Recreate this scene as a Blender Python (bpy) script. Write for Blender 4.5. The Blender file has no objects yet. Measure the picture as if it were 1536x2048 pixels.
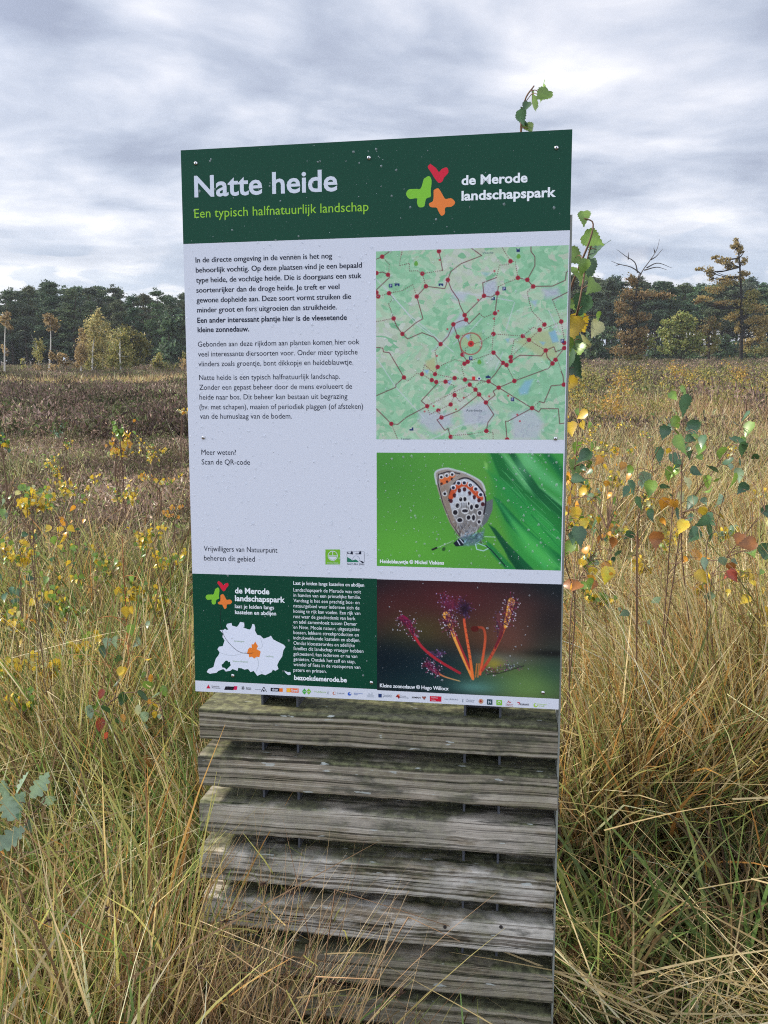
import bpy, math, random
import numpy as np
from mathutils import Matrix, Vector
random.seed(7)
RNG = np.random.default_rng(11)
S = bpy.context.scene
COL = S.collection

# ------------------------------------------------------------------ camera
F_PX, W_PX, H_PX = 1600.0, 1536.0, 2048.0
EYE = 1.58
PITCH = math.atan(312.0 / F_PX)
ROLL = 0.009
down = np.array([ROLL, math.cos(PITCH), math.sin(PITCH)]); down /= np.linalg.norm(down)
fw = np.array([0, 0, 1.0]); fw = fw - fw.dot(down) * down; fw /= np.linalg.norm(fw)
rt = np.cross(down, fw)
# rows: world axes expressed in camera axes (x right, y down, z forward)
W2C = np.stack([rt, fw, -down])
cam_d = bpy.data.cameras.new('camera')
cam = bpy.data.objects.new('camera', cam_d); COL.objects.link(cam)
cam_d.sensor_fit = 'VERTICAL'; cam_d.sensor_height = 24.0
cam_d.lens = F_PX / H_PX * 24.0
cam_d.clip_start = 0.05; cam_d.clip_end = 6000
cx, cy, cz = W2C[:, 0], -W2C[:, 1], -W2C[:, 2]
cam.matrix_world = Matrix(((cx[0], cy[0], cz[0], 0), (cx[1], cy[1], cz[1], 0), (cx[2], cy[2], cz[2], EYE), (0, 0, 0, 1)))
S.camera = cam

def ray(px, py):
    v = np.array([(px - W_PX / 2) / F_PX, (py - H_PX / 2) / F_PX, 1.0])
    return W2C @ v
def at(px, py, dist):
    """the world point seen at a pixel of the photo, at forward distance dist"""
    r = ray(px, py)
    return np.array([0, 0, EYE]) + r * (dist / r[1])

# ------------------------------------------------------------------ light
SUN_EL, SUN_AZ = math.radians(38), math.radians(-72)   # veiled sun on the left, a little behind the panel (azimuth from +Y, clockwise)
sd = Vector((math.sin(SUN_AZ) * math.cos(SUN_EL), math.cos(SUN_AZ) * math.cos(SUN_EL), math.sin(SUN_EL)))
sl = bpy.data.lights.new('sun', 'SUN'); sl.energy = 3.9; sl.angle = math.radians(7); sl.color = (1, .90, .74)
so = bpy.data.objects.new('sun', sl); COL.objects.link(so)
so.rotation_euler = sd.to_track_quat('Z', 'Y').to_euler()
S.view_settings.view_transform = 'Standard'; S.view_settings.look = 'None'
S.cycles.use_denoising = False; S.cycles.filter_width = 1.1
S.view_settings.gamma = 1; S.view_settings.exposure = 0.69

def lin(c):
    c = np.asarray(c, float) / 255.0
    return np.where(c <= .04045, c / 12.92, ((c + .055) / 1.055) ** 2.4)

class NT:
    def __init__(s, tree): s.t = tree; tree.nodes.clear()
    def n(s, kind, **kw):
        o = s.t.nodes.new(kind)
        for k, v in kw.items():
            if k == 'inp':
                for a, b in v.items(): o.inputs[a].default_value = b
            else: setattr(o, k, v)
        return o
    def l(s, a, b): s.t.links.new(a, b)
    def put(s, v, sock):
        if hasattr(v, 'is_linked'): s.l(v, sock)
        else: sock.default_value = v
    def m(s, op, a, b=0.0, c=0.0, clamp=False):
        o = s.n('ShaderNodeMath', operation=op); o.use_clamp = clamp
        for i, v in enumerate((a, b, c)):
            if i < len(o.inputs): s.put(v, o.inputs[i])
        return o.outputs[0]
    def vm(s, op, a, b=None):
        o = s.n('ShaderNodeVectorMath', operation=op); s.put(a, o.inputs[0])
        if b is not None: s.put(b, o.inputs[1])
        return o
    def mix(s, f, a, b):
        o = s.n('ShaderNodeMix', data_type='RGBA'); s.put(f, o.inputs[0])
        for v, i in ((a, 6), (b, 7)):
            if isinstance(v, (tuple, list, np.ndarray)): v = (*[float(q) for q in v[:3]], 1)
            s.put(v, o.inputs[i])
        return o.outputs[2]
    def noise(s, vec, scale, detail=4, rough=.55, dist=0.0, out=0):
        o = s.n('ShaderNodeTexNoise', inp={'Scale': scale, 'Detail': detail, 'Roughness': rough, 'Distortion': dist})
        if vec is not None: s.l(vec, o.inputs['Vector'])
        return o.outputs[out]
    def ss(s, v, lo, hi, a=0.0, b=1.0):
        o = s.n('ShaderNodeMapRange', interpolation_type='SMOOTHSTEP'); s.put(v, o.inputs[0])
        for i, q in enumerate((lo, hi, a, b)): s.put(q, o.inputs[i + 1])
        return o.outputs[0]
    def comb(s, x, y, z):
        o = s.n('ShaderNodeCombineXYZ')
        for i, v in enumerate((x, y, z)): s.put(v, o.inputs[i])
        return o.outputs[0]

wd = bpy.data.worlds.new('World'); S.world = wd; wd.use_nodes = True
N = NT(wd.node_tree)
tc = N.n('ShaderNodeTexCoord').outputs['Generated']
sep = N.n('ShaderNodeSeparateXYZ'); N.l(tc, sep.inputs[0])
dx, dy, dz = sep.outputs
zc = N.m('ADD', N.m('MAXIMUM', dz, 0.0), 0.17)
pl = N.comb(N.m('DIVIDE', dx, zc), N.m('DIVIDE', dy, zc), 0.37)
rotv = N.n('ShaderNodeMapping', inp={'Rotation': (0, 0, math.radians(-14)), 'Scale': (1.0, 1.25, 1.0), 'Location': (3.1, 1.7, 0)}); N.l(pl, rotv.inputs[0])
warp = N.noise(rotv.outputs[0], .9, 3, .5, out=1)
wv = N.vm('ADD', rotv.outputs[0], N.vm('MULTIPLY', N.vm('SUBTRACT', warp, (.5, .5, .5)).outputs[0], (.55, .55, 0)).outputs[0]).outputs[0]
n1 = N.noise(wv, 2.1, 11, .54)
n2 = N.noise(wv, .85, 3, .45)
cv = N.m('ADD', N.m('MULTIPLY', n1, .62), N.m('MULTIPLY', n2, .50))
ramp = N.n('ShaderNodeValToRGB'); N.l(cv, ramp.inputs[0])
cr = ramp.color_ramp
stops = [(.42, (150, 157, 175)), (.50, (173, 180, 195)), (.555, (192, 197, 209)), (.61, (211, 213, 221)), (.68, (236, 235, 236))]
cr.elements[0].position, cr.elements[1].position = stops[0][0], stops[-1][0]
for p, c in stops[1:-1]: cr.elements.new(p)
for e, (p, c) in zip(cr.elements, stops): e.color = (*lin(c), 1)
cloud = ramp.outputs[0]
# far low clouds: bluish band and white heaped tops near the horizon
az = N.m('ARCTAN2', dx, dy)
el = N.m('ARCSINE', dz)
hv = N.comb(N.m('MULTIPLY', az, 7.0), N.m('MULTIPLY', el, 20.0), 2.3)
hn = N.noise(hv, 1.0, 6, .55)
hz = N.ss(N.m('ADD', el, N.m('MULTIPLY', N.m('SUBTRACT', hn, .5), .12)), .02, .17, 1.0, 0.0)
band = N.mix(N.ss(N.noise(hv, 1.5, 7, .55, .4), .46, .56), lin((164, 179, 200)), lin((230, 229, 232)))
cloud = N.mix(N.m('MULTIPLY', hz, .85), cloud, band)
# the cloud cover glows where the sun stands behind it
glow = N.vm('DOT_PRODUCT', tc, tuple(sd)).outputs[1]
gl = N.ss(glow, .66, 1.0, 1.0, 3.2)
lowd = N.ss(dz, -.04, 0.0, .25, 1.0)
sky = N.n('ShaderNodeTexSky', sky_type='NISHITA'); sky.sun_disc = False
sky.sun_elevation = SUN_EL; sky.sun_rotation = SUN_AZ
# unseen sky behind the camera: brightness and blue added to light the panel face
rear_boost = N.ss(N.m('MULTIPLY', dy, -1.0), -.15, .85)
cloud = N.vm('MULTIPLY', cloud, N.mix(rear_boost, (.84, .84, .85), (1.50, 1.57, 1.70))).outputs[0]
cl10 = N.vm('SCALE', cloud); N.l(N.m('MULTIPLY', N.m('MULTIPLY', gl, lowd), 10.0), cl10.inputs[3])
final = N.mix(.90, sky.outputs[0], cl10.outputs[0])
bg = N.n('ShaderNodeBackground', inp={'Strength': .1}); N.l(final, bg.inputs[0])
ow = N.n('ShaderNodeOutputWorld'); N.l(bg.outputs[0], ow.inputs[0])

# ------------------------------------------------------------------ helpers
def tag(o, label=None, cat=None, group=None, kind=None):
    for k, v in (('label', label), ('category', cat), ('group', group), ('kind', kind)):
        if v: o[k] = v
    return o
def empty(name, loc, label, cat, group=None):
    o = bpy.data.objects.new(name, None); COL.objects.link(o); o.location = loc; o.empty_display_size = .1
    return tag(o, label, cat, group)

class MB:
    """collects faces with a colour per vertex and links them as one mesh object"""
    def __init__(s): s.v = []; s.li = []; s.sz = []; s.c = []; s.n = 0
    def add(s, v, faces, col):
        v = np.asarray(v, np.float64).reshape(-1, 3)
        col = np.asarray(col, np.float32)
        if col.ndim == 1: col = np.broadcast_to(col[:3], (len(v), 3))
        faces = np.asarray(faces)
        s.v.append(v); s.c.append(col); s.li.append(faces.ravel() + s.n); s.sz.append(np.full(len(faces), faces.shape[1]))
        s.n += len(v)
    def poly(s, v, col):
        s.add(v, np.arange(len(v))[None, :], col)
    def build(s, name, mat, parent=None, loc=None, smooth=False):
        me = bpy.data.meshes.new(name)
        V = np.concatenate(s.v); L = np.concatenate(s.li).astype(np.int32); Z = np.concatenate(s.sz).astype(np.int32); C = np.concatenate(s.c)
        if loc is not None: V = V - np.asarray(loc)
        me.vertices.add(len(V)); me.vertices.foreach_set('co', V.astype(np.float32).ravel())
        me.loops.add(len(L)); me.loops.foreach_set('vertex_index', L)
        me.polygons.add(len(Z)); st = np.concatenate([[0], np.cumsum(Z)[:-1]]).astype(np.int32)
        me.polygons.foreach_set('loop_start', st)
        try: me.polygons.foreach_set('loop_total', Z)
        except Exception: pass
        me.polygons.foreach_set('use_smooth', np.full(len(Z), bool(smooth)))
        a = me.attributes.new('Col', 'FLOAT_COLOR', 'POINT')
        a.data.foreach_set('color', np.concatenate([C, np.ones((len(C), 1), np.float32)], 1).astype(np.float32).ravel())
        me.update(calc_edges=True); me.validate()
        me.materials.append(mat)
        o = bpy.data.objects.new(name, me); COL.objects.link(o)
        if parent is not None: o.parent = parent
        elif loc is not None: o.location = loc
        return o

def unit(a): return a / np.maximum(np.linalg.norm(a, axis=-1, keepdims=True), 1e-9)
def tube(mb, pts, rad, col, n=6):
    pts = np.asarray(pts, float); K = len(pts); rad = np.broadcast_to(rad, (K,))
    t = unit(np.gradient(pts, axis=0)); ref = np.array([.31, .9, .2]) if abs(t[0][2]) > .7 else np.array([0, 0, 1.0])
    u = unit(np.cross(t, ref)); w = np.cross(t, u)
    a = np.linspace(0, 2 * np.pi, n, endpoint=False)
    ring = pts[:, None] + rad[:, None, None] * (np.cos(a)[None, :, None] * u[:, None] + np.sin(a)[None, :, None] * w[:, None])
    i = np.arange(K - 1)[:, None] * n; j = np.arange(n)[None]; j2 = (j + 1) % n
    f = np.stack([i + j, i + j2, i + n + j2, i + n + j], -1).reshape(-1, 4)
    c = np.asarray(col, float)
    if c.ndim == 2: c = np.repeat(c, n, 0)
    mb.add(ring.reshape(-1, 3), f, c)
def curve(p, n):
    """smooth polyline through control points"""
    p = np.asarray(p, float); k = len(p)
    if k == 2: return p[0] + (p[1] - p[0]) * np.linspace(0, 1, n)[:, None]
    q = np.vstack([2 * p[0] - p[1], p, 2 * p[-1] - p[-2]]); t = np.linspace(0, k - 1 - 1e-6, n); i = t.astype(int); t = (t - i)[:, None]
    a, b, c, d = q[i], q[i + 1], q[i + 2], q[i + 3]
    return .5 * (2 * b + (c - a) * t + (2 * a - 5 * b + 4 * c - d) * t * t + (3 * b - a - 3 * c + d) * t ** 3)
def blades(mb, base, tipdir, length, width, droop, c0, c1, seg=4, rng=RNG, kink=0.0):
    """M grass blades as curved tapering ribbons"""
    M = len(base); t = np.linspace(0, 1, seg + 1)
    d = unit(tipdir); side = unit(np.cross(d, unit(rng.normal(size=(M, 3)))))
    p = base[:, None] + d[:, None] * (length[:, None, None] * t[None, :, None])
    hor = d.copy(); hor[:, 2] = 0; hor = unit(hor + rng.normal(size=(M, 3)) * .05 * np.array([1, 1, 0]))
    bend = droop[:, None] * length[:, None] * t[None] ** 2
    p = p + hor[:, None] * bend[..., None] * .8; p[..., 2] -= bend * .55
    if kink:
        ku = unit(rng.normal(size=(M, 3)) * np.array([1, 1, .35]) + np.array([0, 0, -.35])); tk = rng.uniform(.35, .85, M); on = rng.random(M) < kink
        ex = (np.maximum(t[None] - tk[:, None], 0) * length[:, None]) * on[:, None]
        p = p - d[:, None] * ex[..., None] * .9 + ku[:, None] * ex[..., None]; p[..., 2] += bend * .3 * on[:, None]
    p[..., 2] = np.maximum(p[..., 2], base[:, None, 2] + .004)
    wv = width[:, None] * (1 - t[None] ** 1.6 * .93) * .5
    v = np.stack([p - side[:, None] * wv[..., None], p + side[:, None] * wv[..., None]], 2)   # M,K,2,3
    K = seg + 1
    b = (np.arange(M) * K * 2)[:, None] + np.arange(seg)[None] * 2
    f = np.stack([b, b + 1, b + 3, b + 2], -1).reshape(-1, 4)
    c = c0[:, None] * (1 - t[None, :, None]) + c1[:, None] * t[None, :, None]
    mb.add(v.reshape(-1, 3), f, np.repeat(c[:, :, None], 2, 2).reshape(-1, 3))
def cards(mb, cen, size, col, asp=.6, up=0.0, rng=RNG):
    """small diamond leaves, freely turned"""
    M = len(cen); u = unit(rng.normal(size=(M, 3)) + np.array([0, 0, up])); w = unit(np.cross(u, unit(rng.normal(size=(M, 3)))))
    s = np.broadcast_to(size, (M,))[:, None]
    k = np.cross(u, w) * s * .18
    v = np.stack([cen - u * s, cen + w * s * asp + k, cen + u * s, cen - w * s * asp + k], 1)
    mb.add(v.reshape(-1, 3), np.arange(M * 4).reshape(M, 4), np.repeat(col, 4, 0) if np.ndim(col) == 2 else col)
def pick(pal, n, rng=RNG, var=.18):
    p = np.asarray(pal, float); c = p[rng.integers(0, len(p), n)]
    return np.clip(c * (1 + rng.normal(size=(n, 1)) * var), .004, .9)

def mat_col(name, rough=.6, transl=0.0, spec=.3, tint=None):
    m = bpy.data.materials.new(name); m.use_nodes = True; n = NT(m.node_tree)
    a = n.n('ShaderNodeAttribute', attribute_name='Col').outputs['Color']
    p = n.n('ShaderNodeBsdfPrincipled', inp={'Roughness': rough, 'Specular IOR Level': spec}); n.l(a, p.inputs['Base Color'])
    o = n.n('ShaderNodeOutputMaterial'); out = p.outputs[0]
    if transl:
        t = n.n('ShaderNodeBsdfTranslucent'); n.l(a, t.inputs[0])
        mx = n.n('ShaderNodeMixShader', inp={0: transl}); n.l(out, mx.inputs[1]); n.l(t.outputs[0], mx.inputs[2]); out = mx.outputs[0]
    n.l(out, o.inputs[0]); return m
M_LEAF = mat_col('leaf', .55, .42, .35)
M_WET = mat_col('wet_leaf', .34, .28, .55)
M_GRASS = mat_col('grass_blade', .55, .35, .3)
M_HEATH = mat_col('heather_twig', .8, .1, .1)
M_NEEDLE = mat_col('needle', .7, .15, .2)
M_BARK = mat_col('bark', .85, 0, .15)
M_INK = mat_col('printed_sheet', .4, 0, .18)

def gh(x, y):
    """ground height"""
    f = np.clip((np.hypot(x, y) - 4) / 10, 0, 1)
    return f * (.10 * np.sin(x * .31 + 1.3) * np.sin(y * .23 + .4) + .07 * np.sin(x * .11 - y * .17 + 2) )

# ------------------------------------------------------------------ ground
rs = np.concatenate([np.linspace(0, 8, 17)[1:], np.geomspace(8.6, 900, 50)]); ns = 96
aa = np.linspace(0, 2 * np.pi, ns, endpoint=False)
gx, gy = rs[:, None] * np.sin(aa), rs[:, None] * np.cos(aa)
gv = np.stack([gx, gy, gh(gx, gy) * (rs[:, None] < 200)], -1).reshape(-1, 3)
g = MB(); i = np.arange(len(rs) - 1)[:, None] * ns; j = np.arange(ns)[None]; j2 = (j + 1) % ns
g.add(gv, np.stack([i + j, i + ns + j, i + ns + j2, i + j2], -1).reshape(-1, 4), (.1, .1, .1))
g.add(np.vstack([[0, 0, 0], gv[:ns]]), np.stack([np.zeros(ns, int), 1 + np.arange(ns), 1 + (np.arange(ns) + 1) % ns], -1), (.1, .1, .1))
mg = bpy.data.materials.new('heath_soil'); mg.use_nodes = True; n = NT(mg.node_tree)
gp = n.n('ShaderNodeNewGeometry').outputs['Position']
f1 = n.noise(gp, 9, 6, .65); f2 = n.noise(gp, .6, 4, .6)
c = n.mix(n.ss(f1, .35, .68), (.020, .015, .010), (.085, .062, .036))
c = n.mix(n.ss(f2, .45, .65), c, (.07, .048, .036))
c = n.mix(n.ss(n.noise(gp, 4, 3), .55, .7), c, (.03, .045, .014))
p = n.n('ShaderNodeBsdfPrincipled', inp={'Roughness': .95, 'Specular IOR Level': .1}); n.l(c, p.inputs['Base Color'])
bp = n.n('ShaderNodeBump', inp={'Strength': .8, 'Distance': .03}); n.l(f1, bp.inputs['Height']); n.l(bp.outputs[0], p.inputs['Normal'])
n.l(p.outputs[0], n.n('ShaderNodeOutputMaterial').inputs[0])
tag(g.build('ground', mg, smooth=True), kind='structure')
# ------------------------------------------------------------------ information board
PW, PH = 0.8, 0.8 * 1.4586844
RB = np.array([[.988964387, .000789675, .148151335], [.0153668091, .994045422, -.107877527], [-.147354344, .108963646, .983063386]])
TB = np.array([-.42504566, -.75626652, 1.67285304])
def uv(px, py):
    """photo pixel -> metres on the panel (right, down)"""
    d = np.array([(px - W_PX / 2) / F_PX, (py - H_PX / 2) / F_PX, 1.0])
    nn = RB[:, 2]; q = d * (nn.dot(TB) / nn.dot(d)) - TB
    return np.array([q.dot(RB[:, 0]), q.dot(RB[:, 1])])
def uvs(pts): return np.array([uv(*p) for p in pts])
def fr(ox, oy, s):
    return lambda *pts: uvs([(ox + x / s, oy + y / s) for x, y in pts])
bx, by, bz = W2C @ RB[:, 0], W2C @ RB[:, 2], -(W2C @ RB[:, 1])
o3 = np.array([0, 0, EYE]) + W2C @ TB
foot = o3 + bx * .4 + by * .07 - bz * PH
LEG = foot[2] / bz[2]; foot = foot - bz * LEG
board = empty('information_board', (0, 0, 0), 'printed information panel with map and two nature photos on a weathered slatted wooden stand', 'information board')
board.matrix_world = Matrix(((bx[0], by[0], bz[0], foot[0]), (bx[1], by[1], bz[1], foot[1]), (bx[2], by[2], bz[2], foot[2]), (0, 0, 0, 1)))
def L3(u, v, y=0.0):
    """panel metres + depth behind its face -> board local"""
    u = np.asarray(u, float); v = np.asarray(v, float)
    return np.stack([u - .4, np.zeros_like(u) + y - .07, PH - v + LEG], -1)
def P3(p, y): return L3(p[:, 0], p[:, 1], y)

def bevel_box(mb, x0, x1, y0, y1, z0, z1, col, r=.001):
    """box with bevelled long edges (along x)"""
    cs = np.array([(y0 + r, z0), (y1 - r, z0), (y1, z0 + r), (y1, z1 - r), (y1 - r, z1), (y0 + r, z1), (y0, z1 - r), (y0, z0 + r)])
    k = len(cs)
    v = np.array([(x, a, b) for x in (x0, x1) for a, b in cs])
    mb.add(v, [(i, (i + 1) % k, k + (i + 1) % k, k + i) for i in range(k)], col)
    mb.add(v, [tuple(range(k - 1, -1, -1)), tuple(range(k, 2 * k))], col)

WHITE = lin((224, 227, 234)) * .92
GREEN = np.array([.003, .058, .029])
zb, zt = LEG, LEG + PH
sheet = MB(); bevel_box(sheet, -.4, .4, -.07, -.066, zb, zt, WHITE, .0008)
panel = sheet.build('panel', M_INK, board)
EPS = .00013
def ink(name, polys, lay=1):
    mb = MB()
    for p, c in polys: mb.poly(P3(np.asarray(p)[::-1], -EPS * lay), c)
    return mb.build(name, M_INK, panel)
def quad(a, b, c, d): return uvs([a, b, c, d])
vh = uv(760, 474)[1]; vg0 = uv(560, 1152)[1]; vg1 = uv(560, 1369)[1]; um = uv(754, 1260)[0]
ink('header_band', [([(0, 0), (PW, 0), (PW, vh), (0, vh)], GREEN)])
ink('lower_band', [([(0, vg0), (um, vg0), (um, vg1), (0, vg1)], GREEN)])

def split_build(mb, name, gap):
    """one object for each group of faces that stands apart from the rest along the panel"""
    V = np.concatenate(mb.v); C = np.concatenate(mb.c); L = np.concatenate(mb.li); Z = np.concatenate(mb.sz)
    st = np.concatenate([[0], np.cumsum(Z)[:-1]]); fs = [L[a:a + k] for a, k in zip(st, Z)]
    lo = np.array([V[f, 0].min() for f in fs]); hi = np.array([V[f, 0].max() for f in fs]); od = np.argsort(lo); cur = []; end = None
    def flush():
        m = MB()
        for f in cur: m.add(V[f], np.arange(len(f))[None], C[f])
        m.build(name, M_INK, panel)
    for i in od:
        if cur and lo[i] > end + gap: flush(); cur = []; end = None
        cur.append(fs[i]); end = hi[i] if end is None else max(end, hi[i])
    flush()
# ---- lettering
def cap_mesh(body, bold):
    c = bpy.data.curves.new('lettering', 'FONT'); c.body = body; c.size = 1; c.resolution_u = 3; c.offset = bold
    o = bpy.data.objects.new('lettering', c); COL.objects.link(o)
    bpy.context.view_layer.update()
    dg = bpy.context.evaluated_depsgraph_get()
    me = bpy.data.meshes.new_from_object(o.evaluated_get(dg))
    v = np.empty(len(me.vertices) * 3, np.float32); me.vertices.foreach_get('co', v); v = v.reshape(-1, 3)
    fs = [tuple(p.vertices) for p in me.polygons]
    bpy.data.objects.remove(o); bpy.data.curves.remove(c); bpy.data.meshes.remove(me)
    return v, fs
CAP = {b: cap_mesh('H', b)[0][:, 1].max() for b in (0, .012, .02, .028, .035)}
def text(mb, body, p0, p1, cap, col, bold=0.0, lay=3):
    """one line: baseline start and end in photo pixels, capital height in photo pixels"""
    if bold and bold < .03 and 'g' in body:                         # heavier strokes: the line set twice, a hair apart
        text(mb, body, (p0[0] - cap * bold * .8, p0[1]), (p1[0] - cap * bold * .8, p1[1]), cap, col, 0, lay); text(mb, body, (p0[0] + cap * bold * 1.6, p0[1]), (p1[0] + cap * bold * 1.6, p1[1]), cap, col, 0, lay + .4); return
    v, fs = cap_mesh(body, bold)
    a, b = uv(*p0), uv(*p1); h = np.linalg.norm(uv(p0[0], p0[1] - cap) - a)
    vb = (a[1] + b[1]) / 2
    x0, x1 = v[:, 0].min(), v[:, 0].max()
    sx = (b[0] - a[0]) / (x1 - x0); sy = h / CAP[bold]
    X = L3(a[0] + (v[:, 0] - x0) * sx, vb - v[:, 1] * sy, -EPS * lay)
    for k in (3, 4):
        q = [f for f in fs if len(f) == k]
        if q: mb.add(X, np.array(q), col)
    for f in fs:
        if len(f) > 4: mb.poly(X[list(f)], col)
def letters(name, lines, **kw):
    mb = MB()
    for ln in lines: text(mb, *ln, **kw)
    return mb.build(name, M_INK, panel)
LGREY = lin((214, 220, 228)); LIME = lin((150, 205, 55)); NAVY = np.array([.012, .018, .038]); PALE = lin((240, 244, 244))
letters('title_lettering', [('Natte heide', (389, 391), (675, 384), 42, LGREY, .02)])
letters('subtitle_lettering', [('Een typisch halfnatuurlijk landschap', (389, 434), (737, 424), 18, LIME)])
letters('park_name_lettering', [('de Merode', (923, 370), (1055, 364), 19, PALE, .028), ('landschapspark', (923, 401), (1112, 393), 19, PALE, .028)])
Z2 = lambda x, y: (360 + x / 3.84, 480 + y / 3.84)
intro = [('In de directe omgeving in de vennen is het nog', 120, 163, 1168, 151), ('behoorlijk vochtig. Op deze plaatsen vind je een bepaald', 122, 240, 1396, 223),
 ('type heide, de vochtige heide. Die is doorgaans een stuk', 124, 318, 1392, 302), ('soortenrijker dan de droge heide. Je treft er veel', 126, 396, 1224, 385),
 ('gewone dopheide aan. Deze soort vormt struiken die', 128, 472, 1313, 462), ('minder groot en fors uitgroeien dan struikheide.', 132, 550, 1204, 540),
 ('Een ander interessant plantje hier is de vleesetende', 133, 628, 1282, 621), ('kleine zonnedauw.', 136, 705, 532, 704)]
letters('intro_lettering', [(t, Z2(a, b), Z2(c, d), 10.4, NAVY, .02) for t, a, b, c, d in intro])
para = [('Gebonden aan deze rijkdom aan planten komen hier ook', 138, 812, 1378, 808), ('veel interessante diersoorten voor. Onder meer typische', 140, 888, 1364, 886),
 ('vlinders zoals groentje, bont dikkopje en heideblauwtje.', 142, 964, 1330, 963), ('Natte heide is een typisch halfnatuurlijk landschap.', 147, 1070, 1228, 1071),
 ('Zonder een gepast beheer door de mens evolueert de', 149, 1145, 1322, 1148), ('heide naar bos. Dit beheer kan bestaan uit begrazing', 150, 1221, 1286, 1224),
 ('(bv. met schapen), maaien of periodiek plaggen (of afsteken)', 150, 1296, 1406, 1301), ('van de humuslaag van de bodem.', 154, 1370, 860, 1374)]
letters('paragraph_lettering', [(t, Z2(a, b), Z2(c, d), 10.2, NAVY, 0) for t, a, b, c, d in para])
Z4 = lambda x, y: (370 + x / 3.938, 850 + y / 3.938)
for grp in ([('Meer weten?', 130, 234, 402, 235), ('Scan de QR-code', 132, 310, 512, 313)], [('Vrijwilligers van Natuurpunt', 149, 994, 728, 1004), ('beheren dit gebied', 150, 1067, 550, 1075)]):
    letters('caption_lettering', [(t, Z4(a, b), Z4(c, d), 10.3, NAVY, 0) for t, a, b, c, d in grp])
Z6 = lambda x, y: (380 + x / 4.042, 1140 + y / 4.042)
letters('lower_name_lettering', [(t, Z6(a, b), Z6(c, d), cp, PALE, bo) for t, a, b, c, d, cp, bo in [
 ('de Merode', 364, 188, 642, 195, 11.3, .028), ('landschapspark', 364, 250, 768, 262, 11.3, .028), ('laat je leiden langs', 364, 308, 680, 318, 7.6, .02), ('kastelen en abdijen', 364, 355, 697, 366, 7.6, .02)]])
story = ['Landschapspark de Merode was ooit', 'in handen van een prinselijke familie.', 'Vandaag is het een prachtig bos- en', 'natuurgebied waar iedereen zich de', 'koning te rijk kan voelen. Een rijk van',
 'rust waar de geschiedenis van kerk', 'en adel samenvloeit tussen Demer', 'en Nete. Mooie natuur, uitgestrekte', 'bossen, lekkere streekproducten en', 'indrukwekkende kastelen en abdijen.', 'Omdat kloosterordes en adellijke',
 'families dit landschap vroeger hebben', 'gekoesterd, kan iedereen er nu van', 'genieten. Ontdek het zelf en stap,', 'wandel of fiets in de voetsporen van', 'paters en prinsen.']
sr = [1383, 1380, 1370, 1370, 1377, 1337, 1350, 1370, 1364, 1376, 1332, 1402, 1352, 1337, 1377, 1104]
ls = [('Laat je leiden langs kastelen en abdijen', Z6(836, 117), Z6(1407, 137), 6.9, PALE, .02)]
for k, (t, r) in enumerate(zip(story, sr)):
    y = 172 + k * 43.3
    ls.append((t, Z6(837, y), Z6(r, y + (r - 837) * .033), 6.8, PALE, 0))
ls.append(('bezoekdemerode.be', Z6(842, 888), Z6(1268, 906), 9.5, PALE, .028))
letters('story_lettering', ls)

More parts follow.
